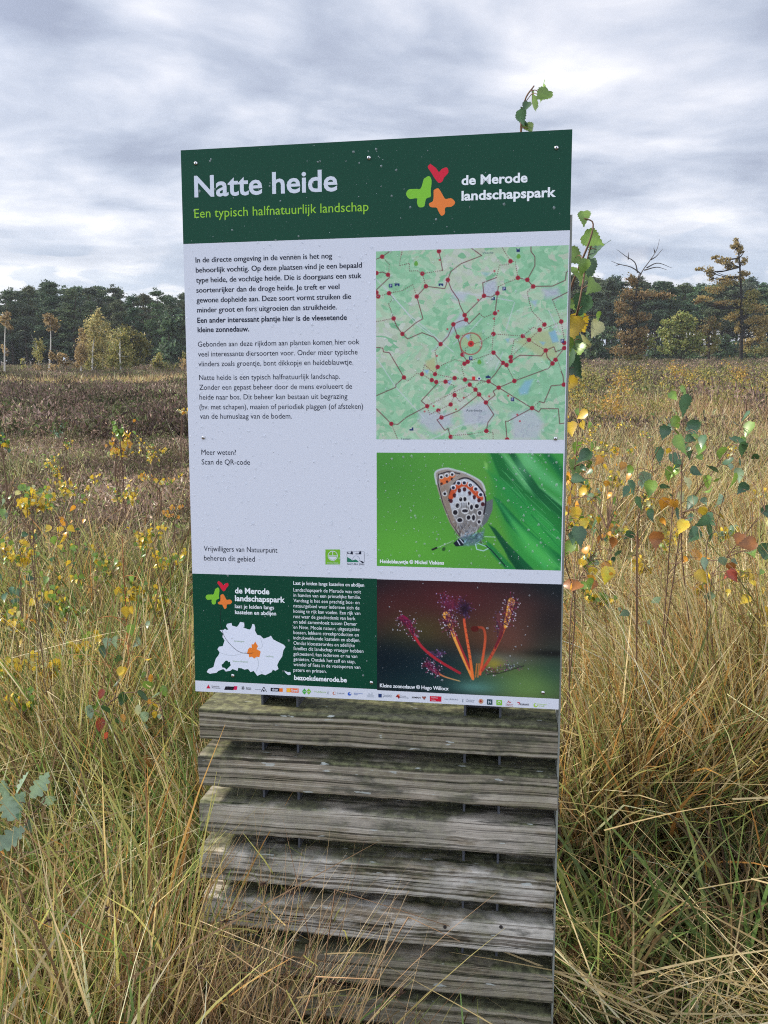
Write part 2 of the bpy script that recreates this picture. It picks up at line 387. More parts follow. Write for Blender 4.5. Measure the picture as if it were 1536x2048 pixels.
# ---- painted prints: a fine grid of coloured cells
class Pic:
    def __init__(s, u0, v0, u1, v1, w, h, base):
        s.u0, s.v0, s.u1, s.v1, s.w, s.h = u0, v0, u1, v1, w, h
        s.a = np.empty((h, w, 3)); s.a[:] = base
        s.X, s.Y = np.meshgrid(np.arange(w) + .5, np.arange(h) + .5)
    def pt(s, p):
        p = np.asarray(p, float)
        return np.stack([(p[:, 0] - s.u0) / (s.u1 - s.u0) * s.w, (p[:, 1] - s.v0) / (s.v1 - s.v0) * s.h], -1)
    def lay(s, m, col): s.a += (np.asarray(col, float) - s.a) * np.clip(m, 0, 1)[..., None]
    def box(s, p, pad):
        x0, y0 = np.floor(p.min(0) - pad).astype(int); x1, y1 = np.ceil(p.max(0) + pad).astype(int)
        return slice(max(y0, 0), max(min(y1, s.h), 0)), slice(max(x0, 0), max(min(x1, s.w), 0))
    def sdf(s, q, sl):
        X, Y = s.X[sl], s.Y[sl]; ins = np.zeros(X.shape, bool); d = np.full(X.shape, 1e9)
        for (ax, ay), (bx_, by_) in zip(q, np.roll(q, -1, 0)):
            ex, ey = bx_ - ax, by_ - ay; t = np.clip(((X - ax) * ex + (Y - ay) * ey) / (ex * ex + ey * ey + 1e-9), 0, 1)
            d = np.minimum(d, np.hypot(X - ax - t * ex, Y - ay - t * ey))
            cr_ = (ay > Y) != (by_ > Y); ins ^= cr_ & (X < ex * (Y - ay) / (ey if abs(ey) > 1e-9 else 1e-9) + ax)
        return np.where(ins, -d, d)
    def poly(s, p, col, soft=.7, al=1.0, sm=0):
        q = s.pt(p)
        if sm: q = curve(np.vstack([q, q[:1]]), sm)[:-1]
        sl = s.box(q, soft * 2 + 1)
        if s.X[sl].size == 0: return
        m = np.clip(.5 - s.sdf(q, sl) / (2 * soft), 0, 1) * al
        s.a[sl] += (np.asarray(col, float) - s.a[sl]) * m[..., None]
    def line(s, p, wid, col, dash=0, al=1.0, soft=.6):
        q = s.pt(p); sl = s.box(q, wid + 2); X, Y = s.X[sl], s.Y[sl]
        if X.size == 0: return
        m = np.zeros(X.shape); acc = 0
        for (ax, ay), (bx_, by_) in zip(q[:-1], q[1:]):
            ex, ey = bx_ - ax, by_ - ay; ln = math.hypot(ex, ey) + 1e-9
            t = np.clip(((X - ax) * ex + (Y - ay) * ey) / ln ** 2, 0, 1)
            k = np.clip(.5 - (np.hypot(X - ax - t * ex, Y - ay - t * ey) - wid / 2) / (2 * soft), 0, 1)
            if dash: k = k * (((acc + t * ln) % dash) < dash * .58)
            m = np.maximum(m, k); acc += ln
        s.a[sl] += (np.asarray(col, float) - s.a[sl]) * (m * al)[..., None]
    def disc(s, p, rx, col, ry=None, ang=0, soft=.6, al=1.0, ring=0):
        c = s.pt([p])[0]; ry = ry or rx; sl = s.box(np.array([c]), max(rx, ry) + 3)
        if s.X[sl].size == 0: return
        x, y = s.X[sl] - c[0], s.Y[sl] - c[1]; ca, sa = math.cos(ang), math.sin(ang)
        r = np.hypot((x * ca + y * sa) / rx, (-x * sa + y * ca) / ry); dd = (r - 1) * min(rx, ry)
        if ring: dd = np.abs(dd) - ring / 2
        m = np.clip(.5 - dd / (2 * soft), 0, 1) * al
        s.a[sl] += (np.asarray(col, float) - s.a[sl]) * m[..., None]
    def blob(s, p, rx, col, ry=None, al=1.0):
        c = s.pt([p])[0]; ry = ry or rx
        s.lay(np.exp(-(((s.X - c[0]) / rx) ** 2 + ((s.Y - c[1]) / ry) ** 2)) * al, col)
    def build(s, name, lay=1, gain=1.0, parent=None):
        # cell colours on a vertex grid that spans the print's rectangle
        gx_, gy_ = np.meshgrid(np.linspace(s.u0, s.u1, s.w), np.linspace(s.v0, s.v1, s.h))
        v = L3(gx_.ravel(), gy_.ravel(), -EPS * lay); i_ = np.arange(s.h - 1)[:, None] * s.w; j_ = np.arange(s.w - 1)[None]
        f = np.stack([i_ + j_, i_ + s.w + j_, i_ + s.w + j_ + 1, i_ + j_ + 1], -1).reshape(-1, 4)
        mb = MB(); mb.add(v, f, np.clip(lin(np.clip(s.a, 0, 255)) * gain, .002, .85).reshape(-1, 3))
        return mb.build(name, M_INK, parent or panel)
def span(tl, br, k=1.0):
    a, b = uv(*tl), uv(*br); c_, d_ = uv(tl[0], br[1]), uv(br[0], tl[1])
    return (a[0] + c_[0]) / 2, (a[1] + d_[1]) / 2, (b[0] + d_[0]) / 2, (b[1] + c_[1]) / 2
PR = np.random.default_rng(5)

# map
mu0, mv0, _, _ = span((752, 502), (752, 502)); mu1 = uv(1133, 680)[0]; mv1 = uv(940, 879)[1]; mv0 = uv(752, 503)[1]
W_, H_ = 380, 384
mp = Pic(mu0, mv0, mu1, mv1, W_, H_, (176, 214, 176)); Z3 = fr(740, 480, 3.84)
ns_ = 2000; sx_, sy_ = PR.uniform(0, W_, ns_), PR.uniform(0, H_, ns_)
wx = mp.X + 5 * np.sin(mp.Y * .09) + 3 * np.sin(mp.X * .05 + mp.Y * .13); wy = mp.Y + 5 * np.sin(mp.X * .08 + 1)
best = np.full(mp.X.shape, 1e9); idx = np.zeros(mp.X.shape, int)
for k in range(ns_):
    d_ = np.abs(wx - sx_[k]) * .9 + np.abs(wy - sy_[k]); q_ = d_ < best; best[q_] = d_[q_]; idx[q_] = k
pal_ = np.array([(150, 206, 160), (162, 212, 168), (178, 218, 178), (190, 216, 180), (200, 214, 186), (206, 216, 196), (140, 198, 152)])
big = np.sin(sx_ * .021 + 1) * np.sin(sy_ * .024 + .5) + .35 * np.sin(sx_ * .06 + sy_ * .05)
rank = np.clip((3.2 - big * 2.2 - .4 - 1.2 * ((sx_ > 200) & (sy_ > 100) & (sy_ < 290)) + PR.normal(size=ns_) * 1.1), 0, 6).astype(int)
mp.a[:] = pal_[rank][idx] + PR.normal(size=(ns_, 1))[idx] * 4
for pts, c_, s_ in [([(660, 690), (760, 650), (700, 560), (560, 780), (480, 850)], (196, 202, 214), 4), ([(880, 330), (960, 300), (985, 400), (900, 450), (860, 400)], (198, 204, 214), 4),
    ([(1320, 380), (1440, 370), (1460, 430), (1350, 450)], (198, 202, 212), 5), ([(630, 390), (760, 410), (720, 470), (640, 450)], (200, 206, 216), 5), ([(380, 1310), (620, 1330), (640, 1420), (480, 1480), (380, 1400)], (198, 204, 210), 6),
    ([(700, 1290), (880, 1230), (960, 1330), (900, 1420), (720, 1420)], (200, 204, 212), 6), ([(1080, 1330), (1260, 1300), (1330, 1400), (1290, 1530), (1100, 1530)], (200, 206, 210), 6), ([(880, 880), (980, 860), (1000, 960), (900, 1010)], (200, 216, 196), 6),
    ([(430, 930), (500, 900), (510, 1010), (430, 1000)], (196, 198, 142), 3), ([(1110, 780), (1300, 700), (1400, 690), (1440, 900), (1340, 920), (1240, 850)], (186, 200, 146), 4), ([(700, 720), (850, 720), (850, 830), (700, 820)], (186, 204, 150), 5),
    ([(1370, 710), (1420, 690), (1450, 780), (1400, 790)], (140, 190, 214), 2), ([(1190, 1080), (1250, 1070), (1210, 1180), (1150, 1190), (1140, 1150)], (146, 196, 214), 3), ([(1040, 760), (1070, 755), (1060, 790)], (150, 196, 214), 2), ([(1300, 780), (1345, 785), (1330, 810)], (146, 194, 214), 2),
    ([(415, 1000), (455, 995), (440, 1030)], (140, 186, 220), 2), ([(720, 730), (770, 725), (760, 770)], (160, 196, 216), 2), ([(860, 250), (920, 255), (890, 280)], (150, 200, 200), 3), ([(580, 1080), (630, 1080), (610, 1110)], (160, 186, 220), 2), ([(1230, 470), (1280, 465), (1270, 510)], (176, 196, 220), 3)]:
    mp.poly(Z3(*pts), c_, s_, .85)
for pts in [[(50, 300), (300, 570), (640, 860)], [(110, 350), (350, 640), (560, 800)], [(50, 900), (200, 1130), (420, 1370)], [(640, 800), (740, 730), (860, 600)], [(1040, 700), (1110, 480)], [(960, 1000), (1020, 860)], [(450, 1540), (700, 1420), (900, 1380)], [(1370, 540), (1460, 730)], [(680, 400), (860, 430), (1100, 470)]]:
    mp.line(Z3(*pts), 1.6, (214, 220, 222), al=.8)
for k in range(150):
    c_ = PR.choice(5); ox, oy, r_ = [(930, 380, 60), (1390, 410, 70), (480, 1390, 130), (840, 1330, 110), (1200, 1430, 130)][c_]
    a_, b_ = ox + PR.normal() * r_ * .6, oy + PR.normal() * r_ * .5; t_ = PR.choice([.4, 2.0]) + PR.normal() * .15; l_ = PR.uniform(10, 40)
    mp.line(Z3((a_, b_), (a_ + l_ * math.cos(t_), b_ + l_ * math.sin(t_))), .8, (168, 174, 186), al=.7)
DK = (112, 46, 56)
solid = [[(50, 150), (95, 130), (160, 85)], [(50, 255), (100, 248), (140, 268), (155, 285), (50, 385)], [(775, 62), (858, 122), (700, 183), (620, 245), (598, 308), (575, 375), (430, 357), (360, 435), (408, 605), (355, 635), (250, 722), (290, 760), (400, 712), (490, 745), (543, 800)],
 [(530, 88), (545, 160), (558, 235)], [(598, 308), (625, 380), (680, 460), (690, 500), (727, 578), (738, 612), (690, 625), (640, 648), (600, 740), (543, 800)], [(727, 578), (875, 430), (865, 330), (970, 290)], [(875, 430), (930, 440), (978, 410), (960, 563)], [(985, 360), (978, 410)],
 [(1135, 292), (1207, 307), (1252, 358), (1400, 355), (1500, 310), (1505, 250), (1525, 235)], [(1207, 307), (1265, 200), (1265, 130), (1235, 90), (1235, 45)], [(738, 612), (760, 645), (840, 565)], [(1348, 848), (1410, 820), (1425, 860), (1490, 830)], [(1348, 848), (1315, 890), (1150, 885), (1080, 930)],
 [(1348, 848), (1360, 900), (1400, 945), (1490, 830)], [(1400, 945), (1370, 985), (1108, 1082), (988, 1133), (910, 1085), (730, 1072)], [(640, 648), (673, 743), (710, 880), (750, 935)], [(948, 865), (1020, 943), (960, 1030), (910, 1085)], [(50, 825), (100, 830), (105, 860), (150, 865), (262, 1055), (200, 1110), (200, 1130), (50, 1195)],
 [(50, 1295), (165, 1410), (215, 1415), (280, 1360), (440, 1275), (395, 1235), (510, 1110)], [(550, 1362), (680, 1310), (838, 1185), (810, 1148), (766, 1110)], [(838, 1185), (890, 1247), (950, 1340), (905, 1400), (893, 1465)], [(890, 1247), (960, 1190), (945, 1160), (988, 1133)],
 [(988, 1133), (1243, 1290), (1060, 1390), (1040, 1390), (1052, 1530)], [(1243, 1290), (1295, 1320), (1310, 1295), (1445, 1295), (1455, 1410), (1490, 1405)], [(1480, 1110), (1390, 1120), (1335, 1250), (1300, 1240)], [(1487, 1110), (1480, 1040), (1465, 1010)], [(550, 1362), (515, 1380), (575, 1460), (600, 1445), (620, 1520)], [(1520, 400), (1400, 460)]]
dashed = [[(558, 235), (403, 260), (365, 238), (305, 240), (303, 180), (225, 200), (248, 85)], [(95, 130), (150, 190), (145, 260)], [(403, 260), (430, 357)], [(985, 360), (1135, 292), (1115, 170), (1078, 165), (1060, 190), (995, 195), (970, 290)], [(1078, 165), (1015, 60)], [(1252, 358), (1205, 400), (1240, 545), (1338, 650), (1302, 690), (1220, 768)],
 [(1338, 680), (1467, 627), (1400, 460)], [(1467, 627), (1495, 790)], [(840, 565), (875, 595), (960, 563), (947, 722), (935, 860)], [(947, 722), (1172, 738), (1250, 670), (1302, 690)], [(1172, 738), (1220, 768), (1348, 848)], [(1220, 768), (1080, 900), (1105, 770), (1172, 738)], [(673, 743), (770, 715), (785, 800), (735, 830), (735, 865)], [(770, 805), (870, 775), (947, 722)],
 [(750, 935), (948, 865)], [(1048, 960), (1108, 1082)], [(700, 960), (730, 1072), (650, 1060), (500, 1030)], [(735, 940), (650, 918), (520, 975), (500, 850), (543, 800)], [(520, 975), (500, 1030), (420, 955), (400, 1030), (475, 1075), (510, 1090), (580, 1087), (650, 1060)], [(262, 1055), (290, 1085), (360, 1025), (400, 1030)], [(580, 1087), (645, 1120), (650, 1190)],
 [(440, 1275), (580, 1200), (770, 1110)], [(650, 1190), (620, 1262), (525, 1305), (550, 1362)], [(650, 1190), (690, 1240), (800, 1160)], [(1243, 1290), (1300, 1240)], [(620, 1500), (775, 1490), (893, 1465), (945, 1480), (945, 1530)], [(165, 1410), (215, 1530)], [(1440, 925), (1480, 1040)], [(148, 410), (250, 390), (330, 345), (360, 435)], [(148, 410), (180, 450), (145, 490), (183, 603)],
 [(50, 628), (183, 603)], [(440, 1275), (460, 1340), (525, 1305)], [(65, 435), (148, 410)], [(800, 1140), (830, 1100), (910, 1085)]]
solid.append([(183, 603), (205, 660), (250, 722)])
for p_ in solid: mp.line(Z3(*p_), 1.5, DK, al=.92)
for p_ in dashed: mp.line(Z3(*p_), 1.25, DK, dash=4.2, al=.9)
dots = [(95, 130), (140, 268), (52, 255), (52, 405), (65, 435), (148, 410), (183, 603), (250, 722), (403, 260), (430, 357), (360, 435), (530, 88), (598, 308), (727, 578), (738, 612), (640, 648), (543, 800), (673, 743), (875, 430), (978, 410), (960, 563), (1078, 165), (1135, 292), (1207, 307), (1252, 358), (1338, 650), (1467, 627), (1302, 690), (1172, 738), (1220, 768), (947, 722), (948, 865), (1348, 848), (1490, 790), (1490, 830), (1422, 920), (1400, 948), (1080, 900), (1080, 930), (1020, 943), (1048, 960), (1108, 1082), (988, 1133), (910, 1085), (710, 880), (750, 935), (725, 950), (520, 975), (500, 1030), (400, 1030), (475, 1075), (510, 1090), (580, 1087), (650, 1060), (730, 1072), (766, 1110), (810, 1148), (838, 1185), (890, 1247), (650, 1190), (620, 1262), (525, 1308), (440, 1275), (550, 1362), (165, 1410), (262, 1055), (893, 1465), (620, 1510), (1052, 1530), (1243, 1290), (1487, 1110)]
for p_ in dots:
    q_ = Z3(p_)[0]; mp.disc(q_, 4.4, (172, 40, 56)); mp.disc(q_, 2.1, (140, 36, 60), al=.8)
for p_ in [(535, 155), (595, 685), (515, 890), (950, 605), (985, 545), (830, 460), (955, 240), (1150, 1390), (915, 1200), (420, 1315), (720, 1210), (660, 1300), (1060, 1195), (1130, 1340), (490, 1275)]:
    mp.disc(Z3(p_)[0], 2.0, (196, 60, 70), al=.8)
q_ = Z3((775, 797))[0]; mp.disc(q_, 21.5, (178, 96, 84), ring=2.6, al=.9); mp.disc(q_, 6.2, (214, 62, 54)); mp.disc(q_, 2.6, (150, 30, 40))
for p_ in [(160, 352), (1030, 375), (1475, 775), (773, 908), (1093, 1223)]:
    a_ = np.array(p_); mp.poly(Z3(*(a_ + [(-13, -14), (13, -14), (13, 14), (-13, 14)])), (28, 42, 104), .5); mp.line(Z3(a_ + (-4, 8), a_ + (-4, -7), a_ + (4, -7), a_ + (4, 0), a_ + (-4, 0)), 1.0, (225, 230, 240))
for x_, y_ in [(210, 345), (545, 345)]:
    mp.poly(Z3((x_ - 18, y_ - 10), (x_ + 18, y_ - 10), (x_ + 18, y_ + 10), (x_ + 8, y_ + 10), (x_, y_ - 2), (x_ - 8, y_ + 10), (x_ - 18, y_ + 10)), (30, 48, 110), .5)
for x_, y_ in [(320, 1450), (945, 450)]:
    mp.poly(Z3((x_ - 15, y_ + 12), (x_ - 15, y_), (x_ + 2, y_), (x_ + 2, y_ - 12), (x_ + 14, y_ - 12), (x_ + 14, y_ + 12)), (30, 48, 110), .5)
mp.poly(Z3((1124, 66), (1130, 66), (1130, 74), (1145, 74), (1145, 66), (1150, 66), (1150, 94), (1124, 94)), (28, 44, 104), .5)
mp.poly(Z3((888, 1060), (888, 1045), (900, 1045), (907, 1034), (914, 1045), (926, 1048), (926, 1060)), (28, 44, 104), .5)
mp.poly(Z3((784, 1048), (808, 1048), (808, 1074), (784, 1074)), (220, 50, 50), .5)
mp.poly(Z3((838, 1046), (856, 1064), (838, 1082), (820, 1064)), (240, 240, 244), .5); mp.disc(Z3((838, 1064))[0], 2, (30, 40, 90))
for x_, y_ in [(355, 185), (840, 940), (1140, 130)]: mp.disc(Z3((x_, y_))[0], 4, (110, 176, 70)); mp.disc(Z3((x_, y_ - 12))[0], 2.6, (110, 176, 70))
mp_o = mp.build('map_print', 1, .86)
GREYT = lin((92, 104, 112))
for ln in [('Averbode', (932, 823), (964, 823), 4.6, GREYT, 0), ('Veerle', (964.5, 508), (986, 507.5), 4.6, lin((120, 134, 140)), 0), ('Testelt', (801, 879.5), (821, 879.5), 4, lin((120, 134, 140)), 0)]: letters('place_name_lettering', [ln])

# butterfly photo
Z5 = fr(740, 890, 3.84)
u0_ = uv(753.5, 1020)[0]; u1_ = uv(1124, 1030)[0]; v0_ = uv(940, 906)[1]; v1_ = (uv(760, 1132)[1] + uv(1118, 1141)[1]) / 2
bf = Pic(u0_, v0_, u1_, v1_, 372, 240, (88, 160, 60))
bf.blob(Z5((100, 200))[0], 90, (74, 146, 56), 60, .8); bf.blob(Z5((250, 800))[0], 130, (106, 186, 62), 60, .6); bf.blob(Z5((700, 80))[0], 120, (92, 164, 66), 40, .5)
for pts, c_, s_ in [([(920, 66), (1490, 66), (1490, 975), (1150, 960), (1060, 700), (950, 420), (930, 200)], (52, 150, 66), 9),
    ([(920, 60), (1000, 66), (1180, 300), (1480, 560), (1480, 720), (1200, 470), (1000, 260)], (26, 112, 52), 2), ([(1000, 60), (1040, 66), (1230, 270), (1480, 440), (1480, 560), (1190, 330)], (110, 190, 120), 5),
    ([(1060, 60), (1110, 60), (1300, 330), (1480, 480), (1480, 570), (1270, 400)], (10, 84, 44), 2), ([(1130, 60), (1220, 60), (1330, 180), (1480, 320), (1480, 400), (1280, 260)], (96, 188, 112), 7), ([(1320, 60), (1380, 60), (1490, 190), (1490, 300)], (20, 110, 60), 5),
    ([(1390, 60), (1490, 60), (1490, 170)], (66, 160, 74), 5), ([(880, 170), (930, 220), (1120, 330), (1480, 700), (1480, 860), (1160, 560), (960, 280)], (44, 148, 70), 5), ([(950, 400), (990, 420), (1200, 640), (1480, 860), (1440, 975), (1250, 830), (1040, 580)], (16, 104, 56), 2),
    ([(970, 420), (1000, 450), (1240, 730), (1400, 900), (1340, 960), (1160, 720)], (66, 172, 92), 4), ([(910, 610), (960, 640), (1060, 760), (1260, 960), (1130, 965), (1040, 820)], (10, 76, 50), 1.5), ([(1100, 600), (1300, 760), (1480, 940), (1400, 970), (1200, 800)], (90, 190, 90), 9), ([(885, 730), (930, 760), (1130, 965), (1050, 965), (930, 830)], (36, 132, 66), 2),
    ([(1020, 750), (1120, 880), (1200, 965), (1130, 965), (1060, 870)], (8, 74, 46), 2.5), ([(880, 130), (900, 150), (900, 190), (880, 180)], (150, 210, 110), 3)]:
    bf.poly(Z5(*pts), c_, s_, .9)
bf.blob(Z5((1300, 700))[0], 40, (70, 190, 80), 60, .5); bf.blob(Z5((1180, 160))[0], 20, (140, 214, 150), 30, .5)
for k in range(26):
    t_ = PR.uniform(0, 1); x_ = 1000 + 420 * t_ + PR.normal() * 40; y_ = 150 + 640 * t_ + PR.normal() * 120
    bf.line(Z5((x_, y_), (x_ + 160, y_ + 170 + PR.normal() * 20)), 1.2, [(120, 206, 130), (16, 100, 56)][k % 2], al=.45)
bf.poly(Z5((880, 440), (945, 415), (940, 500), (900, 590), (850, 640)), (104, 112, 112), 1, 1)
bf.poly(Z5((500, 205), (530, 186), (590, 176), (660, 196), (740, 218), (850, 275), (885, 340), (885, 460), (870, 560), (820, 660), (720, 715), (690, 705), (620, 610), (555, 450), (512, 310)), (164, 152, 140), 1, 1, 80)
for k in range(240):
    t_ = PR.random(); x_, y_ = 530 + 150 * t_ + PR.uniform(-5, 40), 300 + 380 * t_; bf.line(Z5((x_, y_), (x_ + 5, y_ + 14)), 1, [(120, 104, 90), (190, 178, 164), (92, 80, 74)][k % 3], al=.5)
bf.line(Z5(*curve([(512, 300), (503, 212), (585, 182), (660, 196), (740, 220), (850, 282), (884, 350)], 40)), 3.6, (206, 214, 216), al=.85)
bf.line(Z5((526, 225), (522, 290), (560, 445), (625, 600), (692, 695)), 1.8, (42, 34, 40)); bf.line(Z5((534, 225), (600, 205), (690, 222)), 2.2, (44, 38, 44))
bf.poly(Z5((535, 262), (600, 240), (650, 226), (655, 240), (600, 290), (545, 312)), (222, 112, 56), .9)
for p_, a_ in [((548, 245), 0), ((590, 233), 0), ((632, 225), 0)]: bf.disc(Z5(p_)[0], 4.8, (228, 228, 226)); bf.disc(Z5((p_[0], p_[1] + 3))[0], 2.7, (36, 30, 38))
for p_ in [(550, 298), (592, 283), (630, 262)]: bf.disc(Z5(p_)[0], 2.6, (70, 36, 34))
bf.poly(Z5((545, 330), (600, 300), (615, 400), (640, 560), (690, 690), (620, 600), (570, 470)), (150, 132, 116), 3, .9)
bf.disc(Z5((575, 375))[0], 5, (226, 226, 222)); bf.disc(Z5((575, 375))[0], 3, (30, 26, 30))
hw = [(606, 420), (622, 335), (672, 275), (735, 254), (800, 285), (870, 360), (886, 430), (872, 540), (830, 640), (760, 690), (700, 640), (640, 540)]
bf.poly(Z5(*hw), (196, 200, 204), 1, sm=60); bf.poly(Z5((640, 500), (760, 470), (870, 480), (840, 640), (740, 700), (670, 610)), (128, 122, 116), 6, .85)
bf.line(Z5(*curve([(606, 425), (622, 335), (672, 275), (735, 254), (800, 285), (866, 360), (888, 430), (874, 530)], 40)), 3.0, (40, 34, 42))
ar = np.array([(622, 400), (645, 350), (685, 312), (725, 300), (770, 325), (808, 365), (850, 410)])
bf.line(Z5(*curve(ar, 30)), 10.5, (206, 84, 44), soft=1.0)
oc = np.array([(640, 325), (680, 290), (724, 288), (770, 305), (812, 335), (850, 378), (868, 450)])
for p_ in oc[:6]: bf.disc(Z5(p_)[0], 5.4, (232, 234, 236)); bf.disc(Z5((p_[0], p_[1] + 4))[0], 3.4, (40, 40, 60))
for p_ in [(622, 430), (650, 388), (686, 350), (726, 342), (764, 372), (800, 402), (836, 425), (866, 455)]: bf.disc(Z5(p_)[0], 3.8, (74, 30, 36), 4.4)
for x_, y_, dx_, dy_ in [(668, 372, 10, -36), (706, 350, 3, -30), (745, 360, -6, -34), (783, 390, -10, -30), (818, 420, -10, -28)]: bf.poly(Z5((x_ - 10, y_ + 30), (x_ + dx_ * .3, y_ + dy_), (x_ + 10, y_ + 30)), (214, 220, 226), .7)
for x_, y_, r_, e_ in [(697, 418, 3.2, 1.3), (729, 416, 3.2, 1.4), (672, 466, 3.6, 1.3), (655, 518, 4.6, 1.1), (730, 506, 6, .55), (779, 478, 3, 1.7), (758, 450, 1.6, 2), (820, 470, 4, 1.1), (842, 522, 3.6, 1.2), (757, 557, 3.8, 1.2), (795, 558, 3.2, 1.8), (690, 577, 5.2, .85), (838, 590, 3, 1.2)]:
    q_ = Z5((x_, y_))[0]; bf.disc(q_, r_ + 1.9, (222, 222, 218), (r_ + 1.9) * e_ if e_ > .7 else (r_ + 3) * .75); bf.disc(q_, r_, (28, 24, 32), r_ * e_)
for x_ in (705, 722, 738): bf.line(Z5((x_, 446), (x_, 480)), 1.6, (84, 78, 70), al=.8)
for k in range(300):
    x_, y_ = PR.uniform(650, 860), PR.uniform(440, 740); bf.line(Z5((x_, y_), (x_ + PR.normal() * 8, y_ + 18)), 1, [(60, 62, 70), (196, 204, 212), (84, 74, 66)][k % 3], al=.20 + .5 * (y_ > 590))
bf.poly(Z5((660, 740), (700, 705), (760, 690), (850, 670), (880, 640), (870, 720), (810, 770), (720, 775)), (96, 122, 140), 2.5, .75)
for k in range(70):
    x_, y_ = PR.uniform(690, 870), PR.uniform(670, 775); bf.line(Z5((x_, y_), (x_ + 14, y_ - 8 + PR.normal() * 8)), 1, [(170, 214, 232), (40, 60, 78)][k % 2], al=.6)
bf.poly(Z5((640, 752), (690, 715), (725, 735), (715, 772), (660, 778)), (26, 34, 46), 1, 1); bf.line(Z5((672, 735), (690, 765)), 2, (214, 224, 230)); bf.line(Z5((690, 722), (716, 752)), 2, (214, 224, 230))
bf.line(Z5((640, 735), (520, 786)), 1.4, (196, 214, 200), dash=2.6); bf.line(Z5((638, 740), (570, 790)), 1.2, (90, 130, 80), al=.8); bf.line(Z5((512, 789), (480, 802)), 4, (30, 36, 30)); bf.disc(Z5((567, 798))[0], 3.4, (48, 92, 44), 4.4, .5)
bf.line(Z5((810, 760), (820, 800), (870, 812), (915, 790)), 1.8, (190, 222, 226)); bf.line(Z5((830, 755), (910, 785)), 1.8, (170, 206, 214)); bf.line(Z5((880, 703), (960, 706)), 1.6, (170, 212, 180)); bf.line(Z5((890, 770), (940, 815), (1040, 930)), 2.4, (18, 60, 50))
bf.build('butterfly_photo', 1, .95)
letters('butterfly_caption', [('Heideblauwtje © Michel Viskens', (760, 1125.5), (888, 1129.5), 7.2, PALE, .028)])

# sundew photo
Z7 = fr(740, 1140, 3.84)
v0_ = (uv(756, 1158)[1] + uv(1118, 1169)[1]) / 2; v1_ = (uv(756, 1378)[1] + uv(1118, 1400)[1]) / 2; u1_ = uv(1121, 1285)[0]
sn = Pic(um, v0_, u1_, v1_, 370, 236, (70, 50, 50))
for x_, y_, rx, ry, c_, al in [(100, 100, 80, 40, (16, 30, 40), 1), (800, 100, 200, 30, (44, 34, 44), .9), (1400, 200, 80, 70, (12, 40, 48), 1), (650, 230, 110, 50, (104, 46, 50), .9), (200, 280, 70, 50, (92, 46, 46), .8), (1150, 330, 90, 50, (96, 62, 58), .8), (400, 480, 80, 40, (96, 98, 50), .85), (220, 580, 60, 30, (90, 88, 44), .7), (850, 520, 90, 40, (110, 82, 52), .8), (1130, 540, 60, 50, (150, 100, 84), .8), (1400, 500, 70, 60, (60, 62, 52), .7),
    (250, 760, 120, 50, (8, 34, 50), 1), (120, 700, 60, 50, (10, 32, 44), .9), (600, 740, 90, 40, (24, 60, 66), .8), (500, 880, 140, 30, (20, 62, 66), .9), (1200, 800, 90, 36, (96, 140, 64), .9), (1280, 920, 80, 36, (120, 160, 74), .9), (900, 880, 80, 30, (70, 124, 110), .8), (1420, 800, 50, 60, (50, 96, 84), .8), (1000, 690, 60, 14, (130, 150, 150), .7), (950, 720, 22, 14, (200, 200, 70), .8), (1400, 640, 50, 8, (24, 26, 26), .8), (1380, 380, 26, 30, (40, 40, 44), .6)]:
    sn.blob(Z7((x_, y_))[0], rx, c_, ry, al)
sn.a *= np.array([.74, .66, .66])
sn.blob(Z7((1200, 900))[0], 70, (104, 140, 70), 34, .6)
def stalk(p, w0, w1, c0, c1):
    w0, w1 = w0 * 1.1, w1 * 1.1
    q = curve(np.array(p, float), 24)
    for k in range(23):
        t_ = k / 22; sn.line(Z7(q[k], q[k + 1]), w0 + (w1 - w0) * t_, np.array(c0) * (1 - t_) + np.array(c1) * t_, soft=.8)
def hairs(p, n_, r, cols, hd=(226, 226, 240)):
    q = curve(np.array(p, float), 30)
    for k in range(int(n_ * .75)):
        b_ = q[PR.integers(0, 30)] + PR.normal(size=2) * 8; a_ = PR.uniform(0, 6.28); l_ = r * PR.uniform(.5, 1.15); e_ = b_ + l_ * np.array([math.cos(a_), math.sin(a_)])
        sn.line(Z7(b_, e_), 1.0, cols[k % len(cols)], al=.75); sn.disc(Z7(e_)[0], PR.uniform(.5, 1.2), hd if PR.random() < .55 else (140, 70, 104), al=.85)
PURP = [(96, 22, 40), (70, 26, 56), (120, 34, 50), (50, 22, 44), (36, 18, 32)]
hairs([(560, 190), (600, 290), (660, 250)], 90, 60, PURP, (180, 160, 210)); hairs([(700, 240), (740, 330), (730, 260)], 60, 60, [(50, 30, 60), (80, 50, 110)], (140, 140, 190)); sn.blob(Z7((725, 300))[0], 12, (30, 16, 26), 12, .9); sn.blob(Z7((610, 260))[0], 14, (104, 34, 60), 14, .6)
hairs([(480, 640), (560, 650)], 40, 45, [(90, 50, 90)], (130, 130, 170)); hairs([(980, 350), (985, 480)], 40, 50, [(60, 30, 50)], (120, 110, 150))
stalk([(690, 790), (520, 690), (400, 590), (320, 470)], 5, 5, (150, 34, 44), (170, 40, 50)); stalk([(330, 480), (290, 400), (250, 370)], 8, 12, (150, 36, 60), (120, 24, 60))
stalk([(790, 835), (700, 640), (640, 500), (590, 350)], 5, 5, (220, 130, 60), (230, 160, 70)); stalk([(640, 490), (610, 400), (585, 345)], 6, 12, (230, 166, 70), (226, 150, 66)); stalk([(770, 760), (700, 600), (650, 480)], 4, 3, (150, 40, 40), (140, 40, 50))
